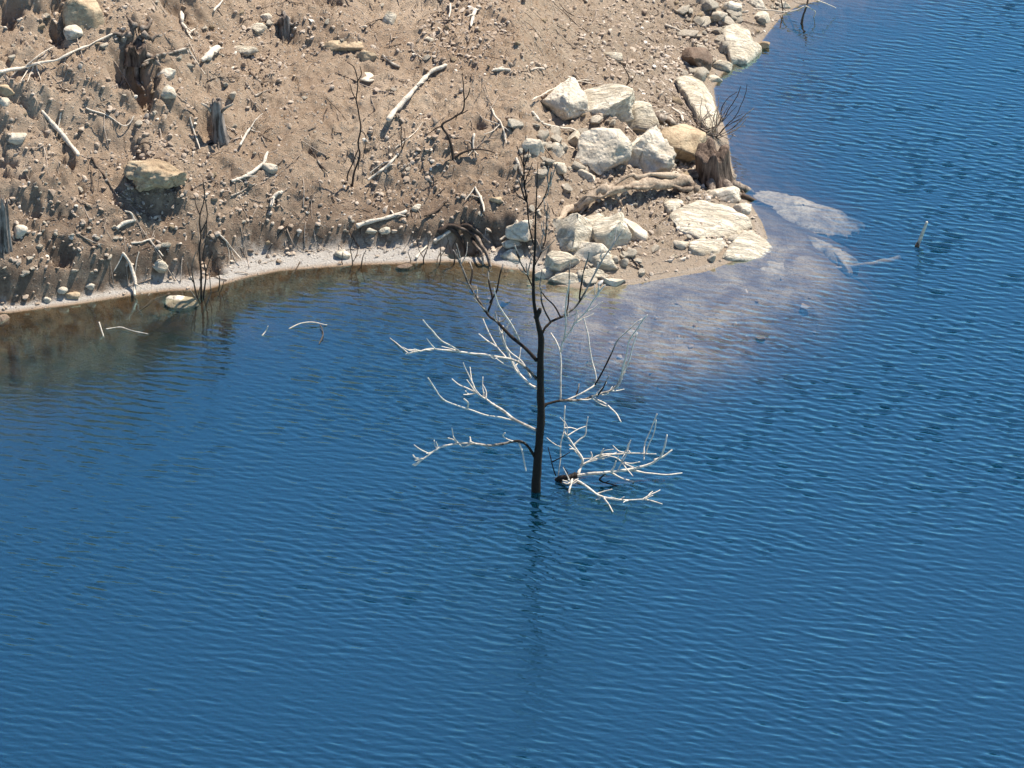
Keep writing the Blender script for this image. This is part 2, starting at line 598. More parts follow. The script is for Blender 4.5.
def slab(px, mat, label, seed, thick=.22, lift=.07, zs=None, name='rock_slab', bulge=.03, rough=.035, jag=.05, cat='rock'):
    """flat rock: outline laid on the ground (or at heights zs), real thickness, broken edge"""
    P = [hit(u, v, lift) if zs is None else on_z(u, v, zs[i]) for i, (u, v) in enumerate(px)]
    P = np.array(P)
    o = P.mean(0)
    if zs is None:                       # best plane through the outline
        A = np.column_stack([P[:, :2] - o[:2], np.ones(len(P))])
        k, *_ = np.linalg.lstsq(A, P[:, 2], rcond=None)
        Pz = .85 * (A @ k) + .15 * P[:, 2]
        P = np.array([on_z(u, v, z) for (u, v), z in zip(px, Pz)])
    n = len(P)
    ring = []
    N = 14
    for i in range(n):
        for t in np.arange(N) / N:
            a, b_ = P[i], P[(i + 1) % n]
            ring.append(a * (1 - t) + b_ * t)
    ring = np.array(ring)
    ring = (ring + np.roll(ring, 1, 0) + np.roll(ring, -1, 0) + np.roll(ring, 3, 0) * .5 + np.roll(ring, -3, 0) * .5) / 4
    rad = ring - o
    rn = rad / np.linalg.norm(rad, axis=1)[:, None]
    w_ = fbm(ring * 5 + seed, 4, seed, .6)
    ring = ring + rn * (jag * w_)[:, None] * np.array([1, 1, .2])
    V = []
    S_ = [.02] + list(np.linspace(.08, .94, 16)) + [.975, 1.0]
    for s in S_:
        q = o + (ring - o) * s
        e = max(0, (s - .9) / .1)
        st = fbm(q * np.array([2.2, 2.2, 0]) + seed * 1.9, 3, seed + 2)
        q[:, 2] += bulge * (1 - s * s) + rough * st + .5 * rough * np.floor(3 * fbm(q * np.array([1.4, 1.4, 0]) + seed, 2, seed + 8)) / 1.5 - .03 * e * e
        V.append(q)
    for s, dz in ((1.01, -.05), (1.0, -.35), (.95, -1)):
        q = o + (ring - o) * s
        q[:, 2] += dz * thick - .03 + .3 * rough * fbm(ring * 9 + seed, 2, seed + 4)
        V.append(q)
    m = len(ring)
    K = len(V)
    V = np.vstack(V)
    F = [(k * m + i, (k + 1) * m + i, (k + 1) * m + (i + 1) % m, k * m + (i + 1) % m) for k in range(K - 1) for i in range(m)]
    me = raw_mesh(name, V - o, np.array(F))
    ob = put(name, me, mat, o, None, label, cat)
    if P[:, 2].min() < .08:
        F = np.array(F)
        SUNK.append((V, np.vstack([F[:, [0, 1, 2]], F[:, [0, 2, 3]]])))
    return ob


def catmull(P, per=6):
    P = np.asarray(P, float)
    if len(P) < 3:
        t = np.linspace(0, 1, per + 1)[:, None]
        return P[0] * (1 - t) + P[-1] * t
    Q = np.vstack([2 * P[0] - P[1], P, 2 * P[-1] - P[-2]])
    out = []
    for i in range(1, len(Q) - 2):
        p0, p1, p2, p3 = Q[i - 1:i + 3]
        for t in np.arange(per) / per:
            out.append(.5 * (2 * p1 + (p2 - p0) * t + (2 * p0 - 5 * p1 + 4 * p2 - p3) * t * t + (3 * p1 - p0 - 3 * p2 + p3) * t ** 3))
    out.append(P[-1])
    return np.array(out)


class Tubes:
    """several joined tapering tubes = one wooden part"""

    def __init__(self):
        self.v, self.f, self.b, self.n = [], [], [], 0

    def add(self, P, r0, r1, bleach=(.5, .5), sides=7, wob=.012, seed=0, per=6, knob=.14, power=.8):
        P = catmull(P, per)
        n = len(P)
        r = np.random.default_rng(seed + 101)
        L = np.linalg.norm(P[-1] - P[0])
        t = np.linspace(0, 1, n)
        off = np.column_stack([fbm(np.column_stack([t * L * 5 + seed * 3.3 + 9 * k, t * 0 + k, t * 0]), 2, seed + k) for k in range(3)])
        P = P + off * wob * np.minimum(1, L) * (t * (1 - t) * 4)[:, None] ** .5
        rad = r0 + (r1 - r0) * t ** power
        rad = rad * (1 + knob * fbm(np.column_stack([t * L * 9 + seed, t * 0, t * 0 + 3]), 2, seed + 7))
        T = np.gradient(P, axis=0)
        T /= np.linalg.norm(T, axis=1)[:, None] + 1e-12
        up = np.array([0.3, .5, .8])
        A = np.cross(T[0], up)
        A /= np.linalg.norm(A)
        ang = np.linspace(0, 2 * math.pi, sides, endpoint=False)
        base = self.n
        for i in range(n):
            A = A - T[i] * (A @ T[i])
            A /= np.linalg.norm(A) + 1e-12
            Bv = np.cross(T[i], A)
            jit = 1 + .10 * (r.random(sides) - .5)
            ring = P[i] + rad[i] * ((np.cos(ang) * jit)[:, None] * A + (np.sin(ang) * jit)[:, None] * Bv)
            self.v.append(ring)
            self.b.append(np.full(sides, bleach[0] + (bleach[1] - bleach[0]) * t[i]))
        self.v.append(np.array([P[0] - T[0] * r0 * .3, P[-1] + T[-1] * r1]))
        self.b.append(np.array(bleach, float))
        c0, c1 = base + n * sides, base + n * sides + 1
        for i in range(n - 1):
            for k in range(sides):
                k2 = (k + 1) % sides
                a, b_, c, d = base + i * sides + k, base + i * sides + k2, base + (i + 1) * sides + k2, base + (i + 1) * sides + k
                self.f += [(a, b_, c), (a, c, d)]
        for k in range(sides):
            k2 = (k + 1) % sides
            self.f.append((c0, base + k2, base + k))
            self.f.append((c1, base + (n - 1) * sides + k, base + (n - 1) * sides + k2))
        self.n += n * sides + 2
        return P

    def build(self, name, mat, origin=None, parent=None, sunk=True, **kw):
        v = np.vstack(self.v)
        o_ = np.asarray(origin if origin is not None else (0, 0, 0), float)
        me = raw_mesh(name, v - o_, np.array(self.f))
        attr(me, 'bleach', np.concatenate(self.b))
        return put(name, me, mat, (0, 0, 0) if parent is not None else o_, parent, **kw)


M_WHITE = mat_rock('white_limestone', (.74, .665, .53), (.54, .46, .34), (.32, .25, .175), stainamt=.65, strata=.22)
M_SLAB = mat_rock('bright_slab', (.72, .65, .52), (.56, .48, .36), (.36, .285, .20), stainamt=.6, strata=.38)
M_GREY = mat_rock('grey_stone', (.68, .60, .48), (.46, .395, .305), (.25, .205, .155), pits=.5, stainamt=.6)
M_TAN = mat_rock('tan_stone', (.56, .44, .29), (.33, .24, .15), (.19, .13, .085), stainamt=.7)
M_BROWN = mat_rock('brown_stone', (.22, .155, .11), (.11, .075, .055), (.30, .24, .18), stainamt=.4)
M_PALE = mat_rock('pale_stone', (.70, .62, .50), (.47, .40, .30), (.30, .24, .18), stainamt=.5)
M_SUB = mat_rock('drowned_stone', (.60, .53, .42), (.32, .265, .20), (.20, .155, .11), rough_scale=1.3, stainamt=.9, cracks=0.0)
M_SILVER = mat_wood('weathered_wood', (.60, .52, .42), (.10, .07, .05))
M_BARK = mat_wood('dead_bark', (.63, .56, .475), (.020, .014, .011), .8)
M_TWIG = mat_wood('dry_twig', (.42, .34, .27), (.06, .042, .032))
M_STUMP = mat_stump('stump_wood', (.20, .145, .11), (.03, .02, .016))
M_GSTUMP = mat_stump('grey_stump_wood', (.32, .27, .23), (.06, .045, .036))
M_LOG = mat_wood('rotten_log', (.42, .33, .24), (.06, .036, .024))

# ------------------------------------------------------------------ rocks
BIG = [
    # u, v, w, h, material, label, extra
    (84, 12, 42, 38, M_TAN, 'big tan boulder beside a dark hollow at the top left of the bank', dict(seed=3, sink=.46)),
    (73, 34, 20, 17, M_PALE, 'small rounded pale rock right under the big tan boulder at top left', dict(seed=4)),
    (155, 176, 64, 37, M_TAN, 'large tan boulder jutting from the left slope over its own deep black shadow', dict(seed=12, sink=.3, cuts=14, rough=.26, fine=.07)),
    (166, 75, 20, 15, M_GREY, 'grey rock just above a small white stone near the dark stump hole', dict(seed=6)),
    (168, 92, 17, 14, M_WHITE, 'small white stone below a grey rock near the dark stump hole', dict(seed=7)),
    (246, 53, 26, 13, M_WHITE, 'flat white stone lying alone on bare earth right of the white stub of wood', dict(seed=8)),
    (259, 31, 22, 14, M_WHITE, 'white stone near the top edge above the flat white stone', dict(seed=9)),
    (266, 18, 13, 10, M_GREY, 'small grey stone touching the white stone near the top edge', dict(seed=10)),
    (389, 19, 16, 18, M_WHITE, 'upright white stone near the middle of the top edge', dict(seed=11, sink=.46)),
    (429, 40, 12, 9, M_WHITE, 'little white stone just above the tip of the long grey driftwood pole', dict(seed=13)),
    (343, 47, 42, 12, M_TAN, 'long flat tan slab half buried across the upper slope', dict(seed=14, cuts=11)),
    (367, 56, 25, 14, M_TAN, 'tan rock with a dark hollow under it at the end of the flat tan slab', dict(seed=15)),
    (368, 76, 20, 18, M_PALE, 'pale pointed stone set in earth below the tan rock of the upper slope', dict(seed=16, flat=.4)),
    (5, 90, 20, 13, M_TAN, 'tan stone at the left edge below the pile of pale branches', dict(seed=17)),
    (3, 102, 14, 9, M_PALE, 'small pale stone at the left edge just under the tan stone', dict(seed=18)),
    (16, 139, 22, 12, M_PALE, 'pale angular stone near the left edge on the gravelly slope', dict(seed=19)),
    (21, 232, 15, 18, M_PALE, 'pale wedge shaped rock beside the broken post at the left edge', dict(seed=20)),
    (2, 322, 16, 16, M_BROWN, 'dark wet rock at the waterline on the left edge', dict(seed=21)),
    (160, 266, 17, 14, M_WHITE, 'egg shaped white stone above the silt strip beside the arched stick', dict(seed=22, cuts=4, sink=.38)),
    (164, 245, 15, 6, M_WHITE, 'thin flat white stone on the slope above the egg shaped stone', dict(seed=23)),
    (182, 304, 34, 18, M_PALE, 'rounded pale rock half covered by brown water near the dead shrub', dict(seed=24, cuts=4, sink=.45, flat=.5)),
    (62, 290, 12, 7, M_PALE, 'small pale stone on the silt strip, third from the left edge', dict(seed=25)),
    (47, 300, 9, 7, M_WHITE, 'tiny white stone at the waterline near the left edge', dict(seed=26)),
    (90, 286, 11, 7, M_GREY, 'small grey stone on the silt strip left of the arched stick', dict(seed=27)),
    (73, 296, 15, 9, M_TAN, 'yellowish stone at the edge of the silt strip near the left', dict(seed=28)),
    (269, 169, 18, 14, M_GREY, 'grey stone with a black shadow beneath the pale curved stick', dict(seed=29, sink=.46)),
    (342, 255, 18, 11, M_WHITE, 'pale stone perched on the silt strip in the middle of the cove', dict(seed=30, sink=.38)),
    (371, 231, 13, 8, M_WHITE, 'left one of two pale stones side by side under the straight pale stick', dict(seed=31)),
    (384, 231, 13, 8, M_WHITE, 'right one of two pale stones side by side under the straight pale stick', dict(seed=32)),
    (416, 208, 11, 8, M_WHITE, 'small white stone at the right end of the straight pale stick', dict(seed=33)),
    (404, 268, 17, 8, M_BROWN, 'dark brown rock sitting in the water at the cove edge', dict(seed=34, sink=.46)),
    (513, 256, 24, 15, M_WHITE, 'smooth white stone at the waterline behind the drowned tree', dict(seed=35, cuts=5, sink=.44)),
    (512, 244, 22, 10, M_PALE, 'flat pale stone stacked just above the smooth white waterline stone', dict(seed=36)),
    (520, 229, 30, 24, M_GREY, 'grey rock with a shaded face just behind the top of the drowned tree', dict(seed=37)),
    (496, 201, 15, 8, M_TAN, 'small tan rock on the slope left of the drowned tree top', dict(seed=38)),
    # the boulder heap on the point
    (563, 104, 48, 44, M_GREY, 'round grey boulder with a shaded left side at the left end of the heap', dict(seed=40, sink=.46, cuts=7)),
    (602, 111, 62, 42, M_WHITE, 'large white boulder with a grey lower face at the back of the heap', dict(seed=41, sink=.44)),
    (632, 122, 50, 38, M_WHITE, 'bright white boulder leaning on the large white one in the heap', dict(seed=42, sink=.46)),
    (603, 154, 54, 46, M_GREY, 'pitted grey boulder with a dark bluish face at the front of the heap', dict(seed=43, sink=.38, rough=.16, fine=.06)),
    (642, 155, 62, 52, M_GREY, 'rough pale grey boulder beside the tan one at the front of the heap', dict(seed=44, sink=.46, rough=.18, fine=.08)),
    (674, 149, 60, 48, M_TAN, 'smooth tan boulder at the right end of the heap next to the stump', dict(seed=45, sink=.38, cuts=6, rough=.07)),
    (533, 147, 22, 20, M_GREY, 'small grey stone left of the heap below the curved pale root', dict(seed=47)),
    (556, 150, 18, 18, M_GREY, 'grey stone in the rubble left of the pitted grey boulder', dict(seed=48)),
    (573, 140, 16, 20, M_PALE, 'pale upright stone in the rubble under the round grey boulder', dict(seed=49)),
    (584, 175, 26, 14, M_PALE, 'pale stone at the foot of the pitted grey boulder', dict(seed=50)),
    (558, 168, 18, 12, M_PALE, 'pale stone low in the rubble left of the pitted grey boulder', dict(seed=51)),
    (612, 57, 20, 9, M_WHITE, 'thin white stone on the gravel above the heap', dict(seed=52)),
    # shore rocks going up the right side
    (729, 9, 28, 20, M_PALE, 'pale block with a dark underside at the top of the right shore', dict(seed=60, sink=.46)),
    (697, 62, 32, 28, M_BROWN, 'dark brown block of rock between the white slabs on the right shore', dict(seed=62, sink=.38)),
    (722, 67, 22, 16, M_WHITE, 'white stone at the water right of the dark brown block', dict(seed=63)),
    (713, 80, 20, 10, M_WHITE, 'flat white stone below the dark brown block at the water', dict(seed=64)),
    (761, 20, 20, 16, M_PALE, 'pale stone at the waterline among twigs at the upper right', dict(seed=65)),
    (764, 45, 12, 8, M_TAN, 'small tan stone in the water at the tip of the broad white slab', dict(seed=66, z=.03)),
    (757, 5, 22, 16, M_GREY, 'grey rock behind the twigs at the top of the right shore', dict(seed=67)),
    (783, 6, 16, 10, M_PALE, 'small pale rock under the leaning dead branches at top right', dict(seed=68)),
    # pale fractured outcrop
    (574, 238, 50, 46, M_WHITE, 'cracked white rock forming the left half of the outcrop on the point', dict(seed=70, cuts=13, rough=.15, sink=.46)),
    (612, 236, 40, 44, M_WHITE, 'tilted white block in the middle of the outcrop on the point', dict(seed=71, roll=28, cuts=10, sink=.44)),
    (634, 233, 23, 26, M_PALE, 'narrow pale block at the right end of the outcrop on the point', dict(seed=72, roll=-20)),
    (588, 252, 42, 22, M_PALE, 'low pale rock in front of the outcrop on the point', dict(seed=73)),
    (562, 264, 36, 24, M_WHITE, 'white rock stepping down to the water right of the drowned tree trunk', dict(seed=74, sink=.46)),
    (567, 280, 38, 15, M_WHITE, 'white waterline rock directly right of the drowned tree trunk', dict(seed=75)),
    (590, 277, 26, 15, M_WHITE, 'white waterline rock in the middle of the point below the outcrop', dict(seed=76)),
    (603, 262, 34, 22, M_WHITE, 'cracked white block stepping down in front of the tilted white block', dict(seed=176, cuts=12)),
    (545, 274, 24, 16, M_PALE, 'pale wet stone in the water between the smooth white stone and white waterline rocks', dict(seed=177)),
    (590, 228, 32, 26, M_WHITE, 'white cracked lump filling the gap in the top of the outcrop', dict(seed=178, cuts=12)),
    (615, 283, 24, 11, M_PALE, 'flat pale waterline rock at the right of the white waterline rocks', dict(seed=77)),
    (681, 246, 17, 12, M_PALE, 'small round stone on brown grit left of the bright white slab', dict(seed=78)),
    (674, 257, 10, 6, M_WHITE, 'tiny white pebble below the small round stone on the point', dict(seed=79)),
    # slabs of the tip
    (722, 197, 38, 22, M_GREY, 'lumpy grey rock under the stump at the end of the rotten log', dict(seed=84, sink=.46)),
    (741, 211, 22, 18, M_GREY, 'grey rock at the water between stump and bright slab', dict(seed=85)),
    (738, 186, 16, 10, M_BROWN, 'small dark rock at the foot of the stump beside the water', dict(seed=86)),
]
for (u, v, w, h, mt, lab, ex) in BIG:
    nm = 'boulder' if w >= 30 else 'stone'
    if 'slab' in lab:
        nm = 'rock_slab'
    if 'heap' in lab or 'outcrop' in lab:
        w, h = w * 1.1, h * 1.1
    rock(u, v, w, h, mt, lab, name=nm, **ex)

SLABS = [
    ([(667, 212), (682, 204), (698, 200), (728, 206), (750, 217), (751, 223), (736, 231), (729, 233), (697, 234), (680, 226)], M_SLAB, 'big bright white slab lying flat at the tip of the point', 80, {}),
    ([(689, 241), (700, 237), (727, 240), (719, 250), (700, 253), (690, 250)], M_SLAB, 'small white slab wedged under the big bright slab', 81, dict(lift=.05)),
    ([(738, 232), (752, 226), (762, 236), (773, 247), (782, 256), (766, 259), (748, 259), (728, 257), (722, 254), (732, 241)], M_SLAB, 'white slab split off by a crack and dipping under the water at the tip', 82,
     dict(zs=[.14, .10, .04, -.01, -.05, -.03, .02, .06, .08, .12])),
    ([(664, 201), (676, 198), (686, 199), (679, 208), (667, 210)], M_SLAB, 'flat white stone at the upper left corner of the big bright slab', 83, dict(lift=.06)),
    ([(674, 75), (690, 72), (704, 80), (713, 96), (718, 112), (717, 123), (706, 125), (697, 113), (687, 95)], M_WHITE, 'long white slab sloping down to the water above the twig bush', 46, dict(lift=.12, bulge=.06, rough=.06)),
    ([(720, 30), (735, 20), (750, 28), (753, 40), (762, 47), (747, 61), (731, 57), (726, 47)], M_WHITE, 'broad white slab dipping into the water on the upper right shore', 61, dict(lift=.10, bulge=.05, rough=.06)),
    ([(740, 191), (760, 187), (790, 193), (825, 204), (850, 213), (864, 222), (850, 233), (825, 231), (800, 226), (775, 216), (755, 205)], M_SUB, 'long pale rock just under the surface pointing out from the stump', 90,
     dict(zs=[.01, -.03, -.03, -.04, -.08, -.13, -.12, -.09, -.06, -.05, -.03], name='submerged_rock', bulge=.09, jag=.15, rough=.05)),
    ([(704, 275), (728, 263), (756, 257), (784, 257), (810, 268), (835, 284), (800, 292), (760, 288), (722, 287)], M_SUB, 'wide pale shelf of rock under shallow water off the tip of the point', 91,
     dict(zs=[-.02, -.0, -.03, -.05, -.09, -.15, -.12, -.09, -.06], name='submerged_rock', bulge=.09, jag=.15, rough=.05)),
    ([(798, 230), (815, 236), (840, 249), (858, 262), (848, 269), (825, 257), (805, 246)], M_SUB, 'narrow drowned ridge of rock right of the pale shelf', 92, dict(zs=[-.07, -.07, -.07, -.1, -.1, -.1, -.08], name='submerged_rock', bulge=.09, jag=.15, rough=.05)),
    ([(700, 312), (725, 305), (758, 311), (754, 323), (720, 321)], M_SUB, 'small pale patch of drowned rock below the pale shelf', 93, dict(zs=[-.10, -.09, -.1, -.12, -.12], name='submerged_rock', bulge=.09, jag=.15, rough=.05)),
    ([(583, 340), (610, 322), (650, 326), (678, 345), (668, 364), (630, 370), (600, 360)], M_SUB, 'drowned pale rock seen through the water behind the tree branches', 94, dict(zs=[-.16, -.10, -.10, -.15, -.2, -.2, -.18], name='submerged_rock', bulge=.09, jag=.15, rough=.05)),
    ([(632, 300), (660, 295), (702, 302), (692, 312), (650, 309)], M_SUB, 'thin strip of drowned stone close to the point', 95, dict(zs=[-.08, -.05, -.09, -.1, -.1], name='submerged_rock', bulge=.09, jag=.15, rough=.05)),
]
for px, mt, lab, sd_n, ex in SLABS:
    if ex.get('name') == 'submerged_rock':
        ex['zs'] = [z_ - .07 for z_ in ex['zs']]
    slab(px, mt, lab, sd_n, **ex)

# ------------------------------------------------------------------ sticks lying on the bank
def stick(P, w0, w1, label, name='driftwood_branch', mat=None, bleach=(.8, .8), lift=.3, twigs=(), seed=1, cat='driftwood', wob=.02, group=None, arch=0.0, zs=None):
    mat = mat or M_SILVER
    T = Tubes()
    if zs is None and len(P) > 2:            # follow the ground closely between the given points
        P = [tuple(k[:2]) for k in catmull([(a_, c_, 0.0) for a_, c_ in P], 3)]
    q = hit(P[0][0], P[0][1])
    S = scale_at(q)
    r0, r1 = w0 * .76 / S / 2, w1 * .7 / S / 2
    n = len(P)
    pts = []
    for i, (u, v) in enumerate(P):
        t = i / max(n - 1, 1)
        lf = (r0 * (1 - t) + r1 * t) * (.5 + lift) + arch * math.sin(math.pi * t)
        pts.append(hit(u, v, lf) if zs is None else on_z(u, v, zs[i]))
    o = np.array(pts).mean(0)
    pts = [np.array(k) for k in pts]
    if zs is None and n > 4:                 # wood is stiff: it bridges small dips
        zz_ = np.array([k[2] for k in pts])
        for _ in range(2):
            zz_ = np.maximum(zz_, np.convolve(np.pad(zz_, 2, mode='edge'), np.ones(5) / 5, 'valid'))
        for k, (u_, v_) in enumerate(P):
            pts[k] = on_z(u_, v_, zz_[k])
    T.add(pts, r0, r1, bleach, seed=seed, wob=.03, sides=8 if w0 > 4 else 6, knob=.5, per=5)
    if w0 >= 3.4 and zs is None:
        rr = np.random.default_rng(seed)
        for q in range(int(rr.integers(1, 4))):
            i_ = int(rr.integers(1, max(2, n - 1)))
            d_ = rr.normal(0, 1, 3) * np.array([1, 1, .3])
            d_ = d_ / np.linalg.norm(d_) * rr.uniform(.06, .2)
            d_[2] = abs(d_[2]) * .5
            T.add([pts[i_], pts[i_] + d_ * .5 + [0, 0, .01], pts[i_] + d_], r0 * .5, r0 * .2, bleach, seed=seed + 90 + q, wob=.04, sides=5, knob=.4)
    for k, tw in enumerate(twigs):
        tp = [hit(u, v, r1 * 1.2 + .015 * j) for j, (u, v) in enumerate(tw)]
        T.add(tp, r0 * .55, r1 * .45, bleach, seed=seed + 20 + k, wob=wob, sides=5)
    ob = T.build(name, mat, o, label=label, cat=cat, group=group)
    if zs is not None:
        SUNK.append((np.vstack(T.v), np.array(T.f)))
    return ob


